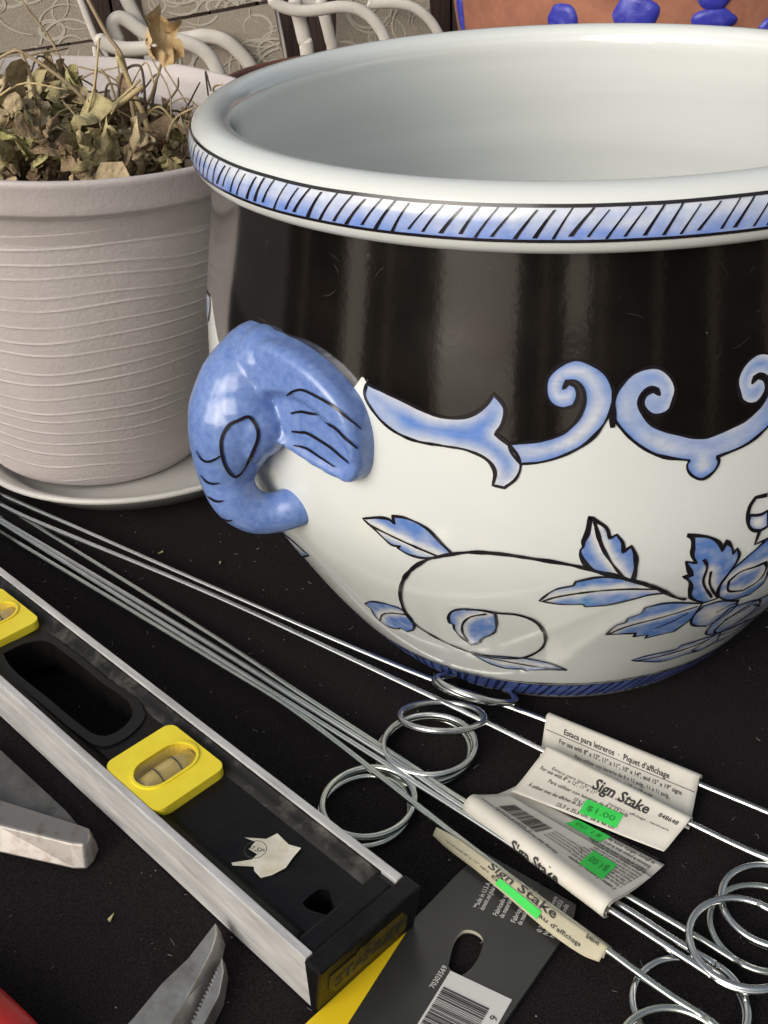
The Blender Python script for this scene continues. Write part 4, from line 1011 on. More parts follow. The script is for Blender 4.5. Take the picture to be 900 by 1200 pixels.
# raised flat round the grip opening
big = [(((p[0] - .243) * 1.13) + .243, ((p[1] - .0302) * 1.32) + .0302) for p in slot]
b = MB(); b.smooth = False; b.prism(big, .0282, .0300, lv, [slot]); b.build('grip_frame', mat('grip_plastic', (.010, .010, .010), .5, spec=.3), level, bevel=.0004)
glass = bpy.data.materials.new('amber_vial'); glass.use_nodes = True
gp = glass.node_tree.nodes['Principled BSDF']; gp.inputs['Base Color'].default_value = (.70, .60, .26, 1); gp.inputs['Transmission Weight'].default_value = .15; gp.inputs['Coat Weight'].default_value = 1; gp.inputs['Roughness'].default_value = .08; gp.inputs['IOR'].default_value = 1.45
M['tan'] = mat('vial_bed', (.74, .68, .50), .5, var=(.62, .55, .36), var_scale=80)
def vial(v, along):
    cx, cy = (v[0] + v[2]) / 2, (v[1] + v[3]) / 2 + .0005
    win = stadium(cx, cy, .0345, .0205, 12, along); win2 = stadium(cx, cy, .0375, .0235, 12, along)
    b = MB(); b.smooth = False; b.prism(rrect(*v, .0055), .0110, .0345, lv, [win]); o = b.build('vial_block', M['yellow'], level, bevel=.0014, segs=3)
    b = MB(); b.smooth = False; b.prism(win2, .0340, .0353, lv, [win]); b.build('window_rim', M['yellow'], o, bevel=.0007)
    b = MB(); b.smooth = False; b.prism(stadium(cx, cy, .0350, .0210, 12, along), .0112, .0190, lv); b.build('vial_bed', M['tan'], o)
    L = .0155
    e = (lambda t, z: lv(cx, cy + t, z)) if along == 'w' else (lambda t, z: lv(cx + t, cy, z))
    b = MB(); b.tube([e(-L, .0265), e(-L * .5, .0268), e(0, .0270), e(L * .5, .0268), e(L, .0265)], [.0068, .0072, .0074, .0072, .0068], 20); b.build('vial_tube', glass, o)
    b = MB(); ball(b, e(-.0012, .0306), .0036, (1, 1, 1.0) if along != 'w' else (1, 1, 1.0), 16); b.build('bubble', M['tan'], o)
    for t in (-.0058, .0058):
        b = MB(); b.tube([e(t - .0004, .0270), e(t + .0004, .0270)], .0076, 20, caps=False); b.build('vial_mark', M['ink'], o, recalc=False)
    b = MB(); b.smooth = False; b.prism(stadium(cx, cy, .0348, .0208, 12, along), .0341, .0345, lv)
    cl = bpy.data.materials.get('clear_window')
    if not cl:
        cl = bpy.data.materials.new('clear_window'); cl.use_nodes = True; t = cl.node_tree; t.nodes.clear()
        ou = t.nodes.new('ShaderNodeOutputMaterial'); mx = t.nodes.new('ShaderNodeMixShader'); tr_ = t.nodes.new('ShaderNodeBsdfTransparent'); gl = t.nodes.new('ShaderNodeBsdfGlossy')
        tr_.inputs[0].default_value = (.98, .95, .86, 1); gl.inputs['Roughness'].default_value = .12; mx.inputs[0].default_value = .09
        t.links.new(tr_.outputs[0], mx.inputs[1]); t.links.new(gl.outputs[0], mx.inputs[2]); t.links.new(mx.outputs[0], ou.inputs[0])
    b.build('window_pane', cl, o)
vial(V1, 'w'); vial(V2, 'w')
# end cap, its yellow badge worn and darkened for shade, its face leaning in towards the foot
CF = lambda z: -.0095 + .0065 * (1 - z / .0347) - .0001
b = MB(); b.smooth = False
b.box((-.0095, -.0012, 0), (.0008, LW + .0012, ZT + .0002), lambda s, w_, z: lv(s + (.0065 if (s < 0 and z < .001) else 0), w_, z)); o = b.build('end_cap', M['level_black'], level, bevel=.0012)
b = MB(); b.smooth = False; b.box((.0009, .0048, .008), (.0128, LW - .0048, .0328), lv); b.build('cap_tongue', M['level_black'], o, bevel=.002)
b = MB(); b.smooth = False
bad = [(.0050, .0260), (.0050, .0150), (.0095, .0085), (.0530, .0085), (.0530, .0195), (.0490, .0262), (.0245, .0268), (.0210, .0250)]
b.prism(bad, 0, .0004, lambda x, z, d: lv(CF(z) - d, x, z)); b.build('badge', M['badge'], o)
b = MB(); put_text(b, 'STANLEY', .0118, lambda x, y: lv(CF(.0128 + y) - .0006, .0085 + x, .0128 + y), 0, 0, bold=.025, width=.0420); b.build('badge_lettering', M['ink'], o)
b = MB(); b.smooth = False; b.box((LL, -.0012, 0), (LL + .010, LW + .0012, ZT + .0002), lv); b.build('end_cap', M['level_black'], level, bevel=.0012)
# torn remains of a sticker
torn = [(.0790, .0285), (.0705, .0352), (.0690, .0408), (.0600, .0402), (.0535, .0425), (.0520, .0360), (.0500, .0300), (.0520, .0230), (.0545, .0185), (.0600, .0190), (.0620, .0205), (.0700, .0140), (.0715, .0148), (.0655, .0222), (.0665, .0262), (.0720, .0255), (.0725, .0300)]
torn = [(p[0] - .0032, p[1] - .0020) for p in torn]
pts, fc = tri_fill(torn, (), [(p[0] - .0032, p[1] - .0020) for p in [(.0600, .030), (.0650, .033), (.0570, .026), (.058, .036), (.063, .0285), (.0555, .0315)]])
b = MB()
ti = [b.vert(lv(p[0], p[1], .0294 + .0042 * max(0, noise.noise(Vector((p[0] * 190, p[1] * 190, 1)))))) for p in pts]
for f in fc: b.face([ti[i] for i in f])
o = b.build('sticker_scrap', mat('torn_sticker_paper', (.70, .67, .57), .7, var=(.56, .50, .36), var_scale=120, ramp=(.4, .7)), level)
b = MB(); ring_ = [lv(.0640 + .0052 * math.cos(a), .0242 + .0052 * math.sin(a), .0322) for a in np.linspace(0, 6.28, 24)]
b.tube(ring_, .00018, 4); put_text(b, '0.SP', .0050, lambda x, y: lv(.0668 - x * .8, .0220 + y * .8 + x * .3, .0324), 0, 0, bold=.01); b.build('scrap_print', M['ink'], o)

# ------------------------------------------------------------------ wire sign stakes with their paper labels
RW = .0018
def hoop(c, rad, z, tilt=0.0, tilt_dir=90.0, ph=0.0):
    """a closed loop of wire round c (mm); its side towards tilt_dir dips, the opposite side rises"""
    u = Vector((math.cos(R(tilt_dir)), math.sin(R(tilt_dir)), 0)); ax = Vector((-u.y, u.x, 0)); rot = Matrix.Rotation(R(tilt), 3, ax)
    return [Vector((c[0] / 1000, c[1] / 1000, z)) + rot @ Vector((rad * (1 + .025 * math.sin(2 * a + ph)) * math.cos(a), rad * (1 + .025 * math.sin(2 * a + ph)) * math.sin(a), .0006 * math.sin(a + ph))) for a in np.linspace(0, 2 * math.pi, 49)[:-1]]
def stake(label, path, zs, hoops, end, matl):
    """a straight rod that runs into an end ring (end = centre in mm, radius, side, rise) and carries hoops along its length"""
    pts = [Vector((p[0] / 1000, p[1] / 1000, 0)) for p in path]
    side = end[2]; d = (pts[-1] - pts[-2]).normalized(); lf = Vector((-d.y, d.x, 0)) * side
    C_ = Vector((end[0][0] / 1000, end[0][1] / 1000, 0)); E = pts[-1] + d * max((C_ - pts[-1]).dot(d), .004)
    want = C_ - lf * end[1]; E = E.lerp(want, .18)
    pts.append(E); L = [0]
    for a, c in zip(pts, pts[1:]): L.append(L[-1] + (c - a).length)
    zx, zy = [q[0] for q in zs], [q[1] for q in zs]
    for p, l in zip(pts, L): p.z = float(np.interp(l / L[-1], zx, zy))
    base = pts[0].copy(); t = thing('sign_stake', label, 'sign stake', base, group='wire sign stakes')
    P = catmull(pts, 8); d = (P[-1] - P[-3]); d.z = 0; d.normalize(); lf = Vector((-d.y, d.x, 0)) * side
    b = MB(); b.tube([p - base for p in P], RW, 10); b.build('wire_rod', matl, t)
    cc = P[-1] + lf * end[1]; a0 = math.atan2(-lf.y, -lf.x); T = 1.55; n = 76; Q = []
    for i in range(n + 1):
        a = a0 + side * 2 * math.pi * T * i / n; k = end[1] * (1 - .05 * i / n)
        Q.append(Vector((cc.x + k * math.cos(a), cc.y + k * math.sin(a), P[-1].z + end[3] * i / n)))
    b = MB(); b.tube([p - base for p in Q], RW, 10); b.build('wire_ring', matl, t)
    for h_ in hoops:
        b = MB(); b.tube([p - base for p in hoop(*h_)], RW, 10, closed=True); b.build('wire_ring', matl, t)
    return t, base
W1, B1 = stake('sign stake whose rod runs along the foot of the ceramic planter', [(-299.1, 751.1), (-232.9, 699.5), (-118.3, 610.4), (8.6, 514.6), (84.5, 463.8), (155.9, 409.8), (190, 384), (235, 348)], [(0, .0092), (.3, .0082), (.5, .006), (1, .006)],
               [((45.5, 484.0), .0236, .0150, 33, 58), ((46.8, 482.4), .0232, .0168, 34, 56)], ((262, 350), .0240, 1, -.003), M['wire'])
W2, B2 = stake('sign stake ending in a ring lying on another, next in from the planter', [(-295.4, 735.8), (-255.0, 703.5), (-117.3, 601.1), (7.9, 499.0), (50.3, 463.9), (78.8, 439.1), (142.6, 384.0), (166, 364.5)], [(0, .0090), (.3, .0080), (.5, .0075), (1, .0075)],
               [((25.5, 461.5), .0236, .0165, 25, 78)], ((173.0, 343.5), .0240, -1, -.004), M['wire'])
W3, B3 = stake('uppermost of three bundled sign stakes sharing a stack of labels', [(-299.1, 748.3), (-258.1, 706.9), (-113.3, 558.7), (-51.6, 492.5), (3.3, 437.5), (34.2, 406.0), (105.1, 342.4), (124.0, 325.5)], [(0, .0022), (.3, .003), (.5, .0093), (1, .0040)],
               [((14.2, 450.0), .0258, .0020, 0, 90), ((16.0, 448.8), .0252, .0050, 1, 200, 1.0)], ((158.0, 321.0), .0240, 1, -.001), M['wire2'])
W4, B4 = stake('middle one of three bundled sign stakes sharing a stack of labels', [(-293.3, 726.4), (-276.5, 708.9), (-112.2, 548.0), (-51.4, 485.8), (3.1, 432.7), (32.5, 401.7), (97.3, 339.6), (118, 319)], [(0, .0022), (.3, .003), (.5, .0098), (1, .0055)],
               [((17.4, 449.4), .0246, .0080, 2, 30, 2.0)], ((119.8, 290.5), .0242, -1, -.003), M['wire'])
W5, B5 = stake('lowest of three bundled sign stakes sharing a stack of labels', [(-291.7, 720.1), (-281.2, 709.4), (-111.6, 541.7), (-51.3, 480.7), (32.2, 396.9), (92.1, 335.0), (123.7, 302.7)], [(0, .0022), (.3, .003), (.5, .0066), (1, .0092)],
               [], ((145.8, 312.0), .0242, 1, .001), M['wire'])
W6, B6 = stake('sign stake set apart from the bundle, its curled label over the black card', [(-287.8, 705.4), (-111.1, 536.6), (-51.1, 475.1), (30.3, 378.4), (87.9, 312.3), (108, 290)], [(0, .0022), (.3, .003), (.55, .0075), (1, .0092)],
               [((-19.0, 409.5), .0236, .0022, 0, 90), ((-17.0, 412.4), .0236, .0056, 3, 250, 1.5)], ((108.5, 266.0), .0240, -1, -.001), M['wire2'])

def paper_label(parent, base, F0, F1, G0, G1, zc, ze, matl, roll=.0034, bow=0.0, name='paper_label', wave=.0, start=205, power=2.2):
    """a sheet rolled over the wire from F0 to F1 whose flap falls to the edge G0 - G1"""
    F0, F1, G0, G1 = [Vector((p[0] / 1000, p[1] / 1000, 0)) for p in (F0, F1, G0, G1)]
    nU, nA, nH = 24, 9, 16
    def S(u, h, off=0.0):
        f = F0.lerp(F1, u); g = G0.lerp(G1, u); d = g - f
        al = (F1 - F0).normalized(); per = (d - al * d.dot(al)); per.normalize()
        h0 = roll * .5
        z0 = zc + roll * .866
        z = ze + (z0 - ze) * max(0.0, 1 - h) ** power + bow * math.sin(math.pi * h) + wave * math.sin(5 * u + 7 * h) * h
        p = f + per * h0 + (d - per * h0) * h
        return Vector((p.x, p.y, z + off)) - base
    def A(u, a):
        f = F0.lerp(F1, u); d = G0.lerp(G1, u) - f; al = (F1 - F0).normalized(); per = (d - al * d.dot(al)); per.normalize()
        return Vector((f.x, f.y, 0)) + per * roll * math.cos(R(a)) + Vector((0, 0, zc + roll * math.sin(R(a)))) - base
    b = MB(); rows = []
    for i in range(nU + 1):
        u = i / nU
        rows.append([b.vert(A(u, start - (start - 60) * k / nA)) for k in range(nA)] + [b.vert(S(u, k / nH)) for k in range(nH + 1)])
    for i in range(nU):
        for k in range(nA + nH): b.face((rows[i][k], rows[i + 1][k], rows[i + 1][k + 1], rows[i][k + 1]))
    o = b.build(name, matl, parent)
    so_ = o.modifiers.new('solid', 'SOLIDIFY'); so_.thickness = .00022; so_.offset = 0
    L = (F1 - F0).length; H = ((G0 - F0).length + (G1 - F1).length) / 2
    fn = lambda x, y, off=.00030: S(x / L, -y / H, off)       # x along the wire, y measured down from the fold (negative)
    return o, fn, L, H
def sticker(parent, fn, x0, y0, x1, y1, txt, skew=0.0):
    g = lambda x, y: fn(x + skew * (y - y0), y, .00055)
    b = MB(); put_rect(b, g, x0, y0, x1, y1, 8, 8); o = b.build('price_sticker', M['green'], parent)
    b = MB(); put_text(b, txt, abs(y1 - y0) * .5, lambda x, y: fn(x + skew * (y - y0), y, .0008), min(x0, x1) + abs(x1 - x0) * .12, min(y0, y1) + abs(y1 - y0) * .3, width=abs(x1 - x0) * .75)
    b.build('price', M['green_ink'], parent)
    return o
# label on the rod by the planter
o, fn, L, H = paper_label(W1, B1, (85.1, 466.3), (156.4, 412.4), (76, 436.5), (143.5, 383.5), .0060, .0030, M['paper'], bow=.0005, wave=.0006)
b = MB()
put_text(b, 'Estaca para letreros  ·  Piquet d’affichage', .0050, fn, .012, -.0068, .02, width=.062)
put_rect(b, fn, .001, -.0086, L - .001, -.0082, 20, 1)
put_text(b, 'For use with 8" x 12", 11" x 11", 10" x 14", and 15" x 19" signs', .0042, fn, .0100, -.0134, .016, width=.072)
put_text(b, 'Para utilizar con letreros de 8 x 12 pulg., 11 x 11 pulg.,', .0038, fn, .0205, -.0185, .010, width=.056)
put_text(b, '10 x 14 pulg., y 15 x 19 pulg.', .0038, fn, .0345, -.0228, .010, width=.033)
put_text(b, 'À utiliser avec des affiches de 20 x 30,5 cm, 28 x 28 cm, 30,5 x 38 cm', .0034, fn, .022, -.0272, .010, width=.060)
b.build('printed_text', M['ink'], o)
# label on the second rod
o, fn, L, H = paper_label(W2, B2, (80.2, 438.6), (143.2, 383.2), (57.8, 413.4), (127.0, 368.8), .0074, .0052, M['paper'], bow=.0008, wave=.0005)
b = MB()
put_text(b, 'For use with 8" x 12", 11" x 11"', .0030, fn, .0045, -.0105, .012, width=.033)
put_text(b, 'Estaca para letreros - Piquet d’affichage', .0026, fn, .010, -.0080, .0, width=.050)
put_text(b, 'Sign Stake', .0095, fn, .0335, -.0078, .026, width=.0315)
put_text(b, 'Para utilizar con letreros de 8 x 12 pulg.', .0030, fn, .0125, -.0150, .010, width=.046)
put_text(b, '10 x 14 pulg.', .0032, fn, .030, -.0188, .010, width=.012)
put_text(b, 'À utiliser avec des affiches de 20 x 30,5 cm', .0032, fn, .0050, -.0212, .010, width=.040)
put_text(b, '25,5 x 35,5 cm, 38 x 48 cm', .0034, fn, .0245, -.0262, .010, width=.032)
put_text(b, '848648', .0042, fn, .0700, -.0060, .020, width=.0105)
put_text(b, 'Nanaimo - affichage - hardware', .0024, fn, .046, -.0128, .0, width=.033)
b.build('printed_text', M['ink'], o)
sticker(o, fn, .0370, -.0250, .0575, -.0150, '$1.00', -.15)
# two stacked labels on the bundle, printed upside down for the viewer
for (F0, F1, G0, G1, zc, ze, bw, first, par, bs) in [((94.6, 335.6), (36.6, 404.4), (126.0, 362.8), (60.5, 419.5), .0072, .0025, .0002, True, W3, B3), ((93.4, 334.2), (35.2, 403.2), (117.6, 353.6), (55.5, 411.5), .0094, .0060, .0018, False, W4, B4)]:
    o, fn, L, H = paper_label(par, bs, F0, F1, G0, G1, zc, ze, M['paper'], roll=.0040 if first else .0052, bow=bw, start=262 if not first else 215)
    b = MB(); rs = random.Random(3 + first)
    ln_ = ['1. Push the stake into the ground with both hands', 'until the lower ring is at the height you want.', '2. Slide the sign between the two wire rings.', 'Empuje la estaca dentro de la tierra con ambas', 'manos hasta que el anillo esté a la altura.', 'Deslice el letrero entre los dos anillos.', 'Enfoncez le piquet dans le sol à deux mains', 'et glissez l’affiche entre les anneaux.', 'Store in a dry place. Guarde en un lugar seco.', 'Do not use near buried lines. Made in USA', '2 stakes · 2 estacas · 2 piquets']
    if first:
        for i, s_ in enumerate(ln_[:9]): put_text(b, s_, .0027, fn, .004, -.0125 - i * .0030, .012, width=.034 + rs.uniform(-.003, .003))
        put_text(b, ln_[9], .0026, fn, .045, -.020, .01, width=.028)
    else:
        put_text(b, ln_[10], .0030, fn, .004, -.0062, .016, width=.028)
        for i, s_ in enumerate(ln_[:8]): put_text(b, s_, .0026, fn, .0035, -.0095 - i * .0024, .012, width=.0305 + rs.uniform(-.002, .002))
        put_text(b, 'Warning: keep the pointed end away from face and eyes', .0030, fn, .036, -.0030, .014, width=.050)
        bars_code(b, fn, .0535, -.0185, .0790, -.0065, 8); put_text(b, '0 45899 32473', .0030, fn, .0545, -.0052, .0, width=.023)
        for i, s_ in enumerate(ln_[3:7]): put_text(b, s_, .0024, fn, .034, -.0100 - i * .0026, .008, width=.017)
    b.build('printed_text', M['ink'], o)
    if first:
        sticker(o, fn, .0300, -.0345, .0500, -.0275, '$1.00', .3)
    else:
        sticker(o, fn, .0155, -.0205, .0295, -.0055, '$1.00', -.25)
        # name of the article on the side of the roll that faces the viewer
        al = (Vector((35.2, 403.2, 0)) - Vector((93.4, 334.2, 0))).normalized(); f0 = Vector((.0934, .3342, 0)); per = Vector((al.y, -al.x, 0))
        if per.y > 0: per = -per
        b2 = MB()
        def rollpt(x, y, f0=f0, al=al, per=per, bs=bs):
            a = R(55 - (.0085 - y) / .0056 * 57.3); p = f0 + al * (L - x) + per * (.0056 * math.cos(a)); return Vector((p.x, p.y, .0094 + .0056 * math.sin(a))) - bs
        put_text(b2, 'Sign Stake', .0088, rollpt, .0335, .0010, .03, width=.030)
        b2.build('printed_text', M['ink'], o)
# the curled narrow label on the single rod
o, fn, L, H = paper_label(W6, B6, (26.5, 380.0), (88.0, 312.4), (24.6, 377.6), (85.6, 310.2), .0072, .0066, M['paper_old'], roll=.0030, power=1.0)
# bulging flap that hangs from it towards the viewer
b = MB(); e0 = [(15.0, 386.5), (22.0, 377.0), (34.3, 363.2), (48.0, 346.0), (64.2, 325.5), (76.0, 313.5), (83.4, 309.0)]; e1 = [(17.0, 387.0), (27.0, 379.0), (40.0, 365.0), (55.0, 349.0), (70.0, 332.0), (80.0, 321.5), (88.0, 312.6)]
c0 = catmull([Vector((p[0], p[1], 0)) for p in e0], 6); c1 = catmull([Vector((p[0], p[1], 0)) for p in e1], 6)
nn_ = len(c0) - 1
def flap(u, h, off=0.0):
    k = min(max(u, 0), 1) * nn_; i = min(int(k), nn_ - 1); t = k - i
    p = c1[i].lerp(c1[i + 1], t).lerp(c0[i].lerp(c0[i + 1], t), h); z = .0112 - .0052 * h ** 1.3
    return Vector((p.x / 1000, p.y / 1000, z + off)) - B6
g = [[b.vert(flap(i / 36, j / 6)) for j in range(7)] for i in range(37)]
for i in range(36):
    for j in range(6): b.face((g[i][j], g[i + 1][j], g[i + 1][j + 1], g[i][j + 1]))
fo = b.build('label_flap', M['paper_old'], o); q = fo.modifiers.new('solid', 'SOLIDIFY'); q.thickness = .0003; q.offset = 0
b = MB(); ffn = lambda x, y: flap(x, -y, .0006)
put_text(b, 'Sign Stake', .62, ffn, .36, -.46, .018, width=.30)
put_text(b, 'Estaca - Poteau d’affichage', .26, ffn, .40, -.80, .01, width=.42)
put_text(b, 'For use with 8" x 12" signs', .18, ffn, .12, -.72, .0, width=.26)
put_text(b, '848648', .30, ffn, .84, -.34, .01, width=.10)
b.build('printed_text', M['ink'], fo)
b = MB(); put_rect(b, lambda x, y: flap(x, -y, .0009), .43, -.96, .61, -.56, 10, 3); b.build('price_sticker', M['green'], fo)

# ------------------------------------------------------------------ black packaging card under the end of the level
CB = Vector((.02, .32, 0)); card = thing('packaging_card', 'glossy black packaging card with white barcode and hang hole beside the level end', 'card', CB)
ce = Vector((25.3, 364.4, 0)) / 1000; cdir = (Vector((-45.4, 290.6, 0)) / 1000 - ce).normalized()   # along the left edge, towards the viewer
cx_ = Vector((-cdir.y, cdir.x, 0))
if cx_.x < 0: cx_ = -cx_
def cd(x, y, z=0.0):       # x to the right across the card, y down its left edge
    p = ce + cx_ * x + cdir * y; return Vector((p.x, p.y, .0006 + z)) - CB
def inv(px, py):
    v = Vector((px, py, 0)) / 1000 - ce; return (v.dot(cx_), v.dot(cdir))
outl = [inv(*p) for p in ((25.3, 364.4), (38.5, 377.7), (79.5, 342.5), (75.5, 331.5), (38.8, 285.2), (20, 259), (-20, 225), (-84, 250), (-45.4, 290.6), (-.8, 336.0))]
hc = inv(26.0, 320.0); 
hl = [inv(24.5, 331.5), inv(29.5, 331.5), inv(33.5, 327.5), inv(32.5, 321), inv(24.5, 309.5), inv(20.5, 308.2), inv(17.2, 311.5), inv(17.8, 318.5)]
hole = smooth_poly(hl, True, 5, 100)
b = MB(); b.smooth = False; b.prism(outl, -.0005, .0022, cd, [hole]); b.build('card_sheet', M['card'], card, bevel=.0002)
n = len(hole); b = MB()
lo = [b.vert(cd(p[0], p[1], .0001)) for p in hole]; cc_ = (sum(p[0] for p in hole) / n, sum(p[1] for p in hole) / n)
hi = [b.vert(cd(cc_[0] + (p[0] - cc_[0]) * .995, cc_[1] + (p[1] - cc_[1]) * .995, .00235)) for p in hole]
for i in range(n): b.face((lo[i], lo[(i + 1) % n], hi[(i + 1) % n], hi[i]))
b.build('hole_edge', M['card_edge'], card)
yl = [inv(-.6, 333.6), inv(-27.7, 289.5), inv(-50, 252), inv(-83, 251), inv(-45.2, 290.9)]
b = MB(); b.smooth = False; b.prism(yl, .0022, .0025, cd); b.build('yellow_print', M['card_yellow'], card)
bc = [inv(17.6, 311.1), inv(43.0, 295.1), inv(21, 262), inv(-4, 278)]
b = MB(); b.smooth = False; b.prism(bc, .0022, .0025, cd); wp = b.build('barcode_panel', M['white_print'], card)
o0 = Vector(bc[0]); ux = (Vector(bc[1]) - o0); wl = ux.length; ux.normalize(); uy = (Vector(bc[3]) - o0).normalized()
pf = lambda x, y: cd(*(o0 + ux * x + uy * y), .0028)
b = MB()
rs = random.Random(12); y = .0088
while y < .036:
    wd = rs.choice((.0003, .0003, .0005, .0008)); put_rect(b, pf, .0012, y, wl - .0065, y + wd); y += wd + rs.choice((.0003, .0005, .0006))
tx = lambda x, y: pf(wl - .0010 - y, .013 - x)
put_text(b, '9', .0050, tx, .0, .0002, .0); put_text(b, '0  3 0 3 5 6 9', .0050, tx, -.030, .0002, .0, width=.026)
b.build('barcode', M['ink'], wp)
b = MB()
q0 = o0 - uy * .0; tn = lambda x, y: cd(*(o0 - ux * (.0032 - y) + uy * (.010 - x)), .0014)
put_text(b, '70303569', .0036, tx and (lambda x, y: cd(*(o0 - ux * (.0022 - y * -1) + uy * (.0115 - x)), .0025)), .0, -.0002, .01, width=.0125)
b.build('item_number', M['white_print'], card); b = MB()
# four short notices running across the card, their letters turned sideways
a0 = Vector(inv(33.0, 343.5)); la = (Vector(inv(43.5, 362.0)) - a0).normalized(); lb = Vector((-la.y, la.x))
if (Vector(inv(60, 330)) - a0).dot(lb) < 0: lb = -lb
blocks = [(.0, ['Made in U.S.A. with', 'domestic and global materials']), (.0100, ['Fabricado en EE.UU.', 'de materiales globales']), (.0190, ['Fabriqué aux É.-U.', 'de matériaux importés']), (.0318, ['© 2013 The Hardware', 'New Britain, CT 06053', 'http://www.tools'])]
for off, lines in blocks:
    for i, s_ in enumerate(lines):
        f = lambda x, y, off=off, i=i: cd(*(a0 + la * x + lb * (off + i * .0031 - y)), .0025)
        put_text(b, s_, .0034, f, .0, 0, .012, width=.022 - .001 * i)
b.build('white_lettering', M['white_print'], card)

# ------------------------------------------------------------------ hand tools at the near edge
def mmv(p): return Vector((p[0] / 1000, p[1] / 1000, 0))
T1 = Vector((-.20, .41, 0)); pl = thing('pliers', 'rusty flat nosed pliers with blunt rounded jaw beside the spirit level', 'pliers', T1)
def slab(name, poly, z0, z1, matl, parent, base, bev=.0015, top=None):
    """a forged piece: outline in mm, bevelled; top gives another outline for a tapered upper face"""
    P = [mmv(p) - base for p in poly]; b = MB(); b.smooth = False
    if top is None:
        b.prism([(p.x, p.y) for p in P], z0, z1)
    else:
        T = [mmv(p) - base for p in top]; n = len(P)
        lo = [b.vert((p.x, p.y, z0)) for p in P]; hi = [b.vert((p.x, p.y, z1)) for p in T]
        b.face(lo[::-1]); b.face(hi)
        for i in range(n): b.face((lo[i], lo[(i + 1) % n], hi[(i + 1) % n], hi[i]))
    return b.build(name, matl, parent, bevel=bev, segs=3)
jaw_o = [(-270, 448), (-211, 423.5), (-163, 402.0), (-157.5, 399.0), (-155.2, 393.5), (-156.2, 386.0), (-159, 381.5), (-166, 382.0), (-205, 395.0), (-270, 417)]
jaw_t = [(-270, 446), (-211, 422.0), (-164, 400.8), (-159.5, 398.5), (-157.8, 394.0), (-158.2, 390.0), (-160, 388.0), (-167, 389.5), (-206, 404.0), (-270, 427)]
slab('jaw', jaw_o, .0015, .0130, M['steel_rust'], pl, T1, .0012, jaw_t)
slab('jaw', [(-275, 498), (-224, 466), (-176, 416.5), (-166, 404), (-172, 402.5), (-214, 424), (-275, 450)], .0010, .0075, M['steel_dark'], pl, T1, .0008)
for pts in ([(-270, 435, 8), (-330, 450, 9), (-420, 455, 9)], [(-270, 475, 8), (-330, 520, 9), (-410, 560, 9)]):
    b = MB(); b.tube([Vector(p) / 1000 - T1 for p in catmull([Vector(p) for p in pts], 6)], .0085, 12); b.build('handle', M['steel_dark'], pl)
T2 = Vector((-.11, .29, 0)); sn = thing('tin_snips', 'steel snips with pointed blades touching the spirit level edge', 'snips', T2)
bl_o = [(-87.6, 338.5), (-84.6, 331), (-85.5, 322), (-92.5, 297), (-97, 284), (-108, 256), (-145, 252), (-128, 279), (-120.0, 289.5), (-110, 306), (-99.5, 319)]
bl_t = [(-88.6, 336.0), (-87.4, 330), (-88.8, 321.5), (-98.0, 297), (-104, 284), (-117, 258), (-143, 256), (-127, 279.5), (-119.2, 290.0), (-109.2, 306), (-99.0, 318)]
slab('blade', bl_o, .0035, .0135, M['steel'], sn, T2, .0006, bl_t)
slab('blade', [(-84.4, 323), (-82.2, 315), (-83.0, 302), (-88.4, 287), (-101, 256), (-110, 256), (-97, 283), (-91.5, 297), (-85.6, 317)], .0010, .0090, M['steel'], sn, T2, .0006, [(-84.8, 321), (-83.4, 314), (-84.2, 302), (-90.0, 287), (-103, 258), (-109, 258), (-97, 283), (-91.5, 297), (-85.8, 317)])
for k in range(15):       # serrations along the lower blade
    t = k / 14; p = Vector((-85.8, 315, 0)).lerp(Vector((-95.0, 288, 0)), t)
    b = MB(); b.smooth = False; b.box((p.x / 1000 - .0006 - T2.x, p.y / 1000 - .0004 - T2.y, .006), (p.x / 1000 + .0005 - T2.x, p.y / 1000 + .0004 - T2.y, .0093)); b.build('tooth', M['steel'], sn)
b = MB(); b.tube([Vector((-.127, .254, .001)) - T2, Vector((-.127, .254, .016)) - T2], .009, 20); b.build('pivot_bolt', M['steel_dark'], sn)
for pts in ([(-133, 256, 8), (-150, 215, 8), (-170, 150, 8)], [(-112, 258, 7), (-112, 215, 8), (-105, 150, 8)]):
    b = MB(); b.tube([Vector(p) / 1000 - T2 for p in catmull([Vector(p) for p in pts], 6)], .0075, 12); b.build('handle', M['steel_dark'], sn)
T3 = Vector((-.19, .28, 0)); rt_ = thing('red_handled_tool', 'red plastic grip of a hand tool with grey steel collar', 'hand tool', T3)
b = MB(); P = catmull([Vector((-.262, .336, .009)), Vector((-.225, .3190, .0105)), Vector((-.196, .3010, .0112)), Vector((-.178, .2865, .0112)), Vector((-.1660, .2770, .0105)), Vector((-.1610, .2725, .0100))], 6)
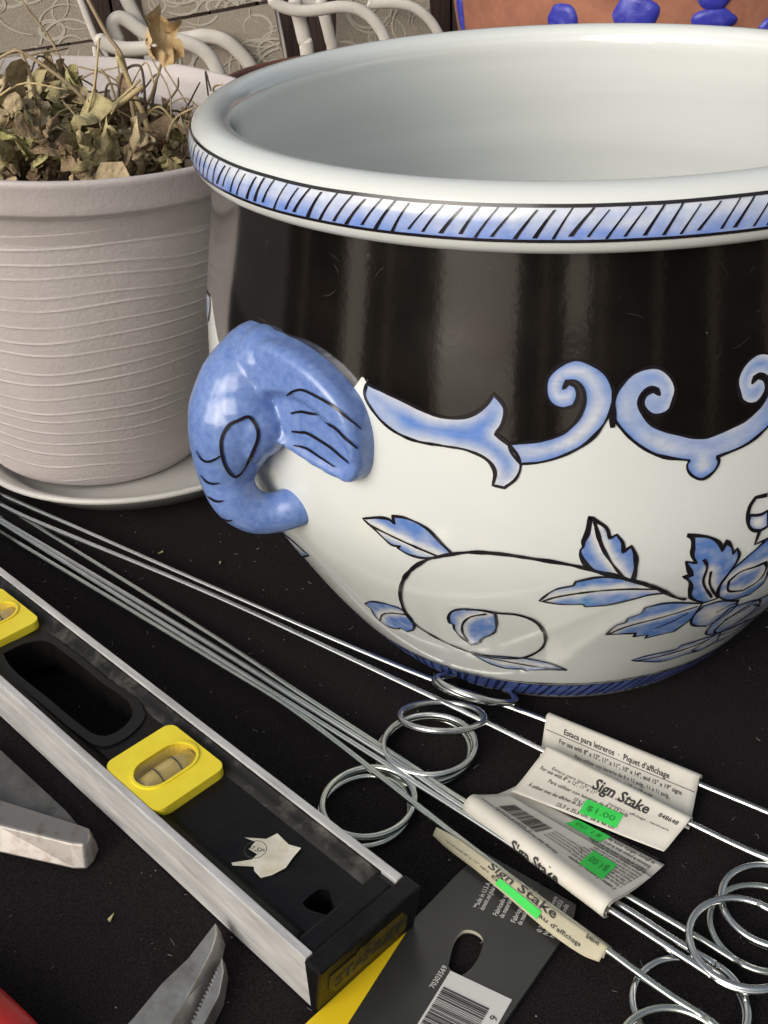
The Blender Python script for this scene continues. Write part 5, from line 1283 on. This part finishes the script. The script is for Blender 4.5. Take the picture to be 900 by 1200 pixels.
b.tube([p - T3 for p in P], [(.0120 + .0035 * math.sin(math.pi * i / (len(P) - 1))) * min(1, .45 + .3 * (len(P) - 1 - i)) for i in range(len(P))], 24, flat=.68); b.build('grip', M['red'], rt_)
b = MB(); b.tube([Vector((-.1655, .279, .010)) - T3, Vector((-.1580, .2850, .009)) - T3, Vector((-.1540, .2835, .008)) - T3, Vector((-.147, .270, .007)) - T3], [.0040, .0062, .0062, .005], 16); b.build('collar', M['steel_dark'], rt_)

# ------------------------------------------------------------------ lint, crumbs and a yellow chip on the cloth
rs = random.Random(21); b = MB()
M['lint'] = mat('lint', (.34, .33, .31), .9)
for q in range(900):
    x, y = rs.uniform(-.33, .26), rs.uniform(.24, .80)
    if rs.random() < .25:
        a = rs.uniform(0, 6.28); L = rs.uniform(.001, .004); P = [Vector((x + math.cos(a + t * rs.uniform(-.8, .8)) * L * t, y + math.sin(a) * L * t, .0008 + rs.uniform(0, .0006))) for t in (0, .5, 1)]
        b.tube(P, rs.uniform(.00005, .00012), 4)
    else:
        r_ = rs.choice((.00015, .0002, .0002, .00025, .0003, .0005)); ball(b, (x, y, .0005), r_ * .8, (1, rs.uniform(.6, 1.4), .6), 6)
tag(b.build('lint', M['lint'], recalc=False), 'pale specks of lint and dust scattered over the black cloth', 'lint', kind='stuff')
for (px, py, sz, lab) in ((-142.0, 352.0, .0026, 'small pale yellow chip on the cloth between pliers and snips'), (-162.0, 668.0, .0024, 'olive leaf crumb on the cloth beside the saucer'), (-118.0, 650.0, .0020, 'thin pale crumb on the cloth under the elephant trunk')):
    b = MB(); a = rs.uniform(0, 6.28)
    pp = [(sz * 1.2 * math.cos(a), sz * 1.2 * math.sin(a)), (sz * .6 * math.cos(a + 2.2), sz * .6 * math.sin(a + 2.2)), (sz * .8 * math.cos(a + 3.4), sz * .8 * math.sin(a + 3.4))]
    b.smooth = False; b.prism(pp, 0, .0006); o = b.build('crumb', mat('crumb', (.50, .46, .22), .8), None); o.location = (px / 1000, py / 1000, .0004); tag(o, lab, 'crumb')
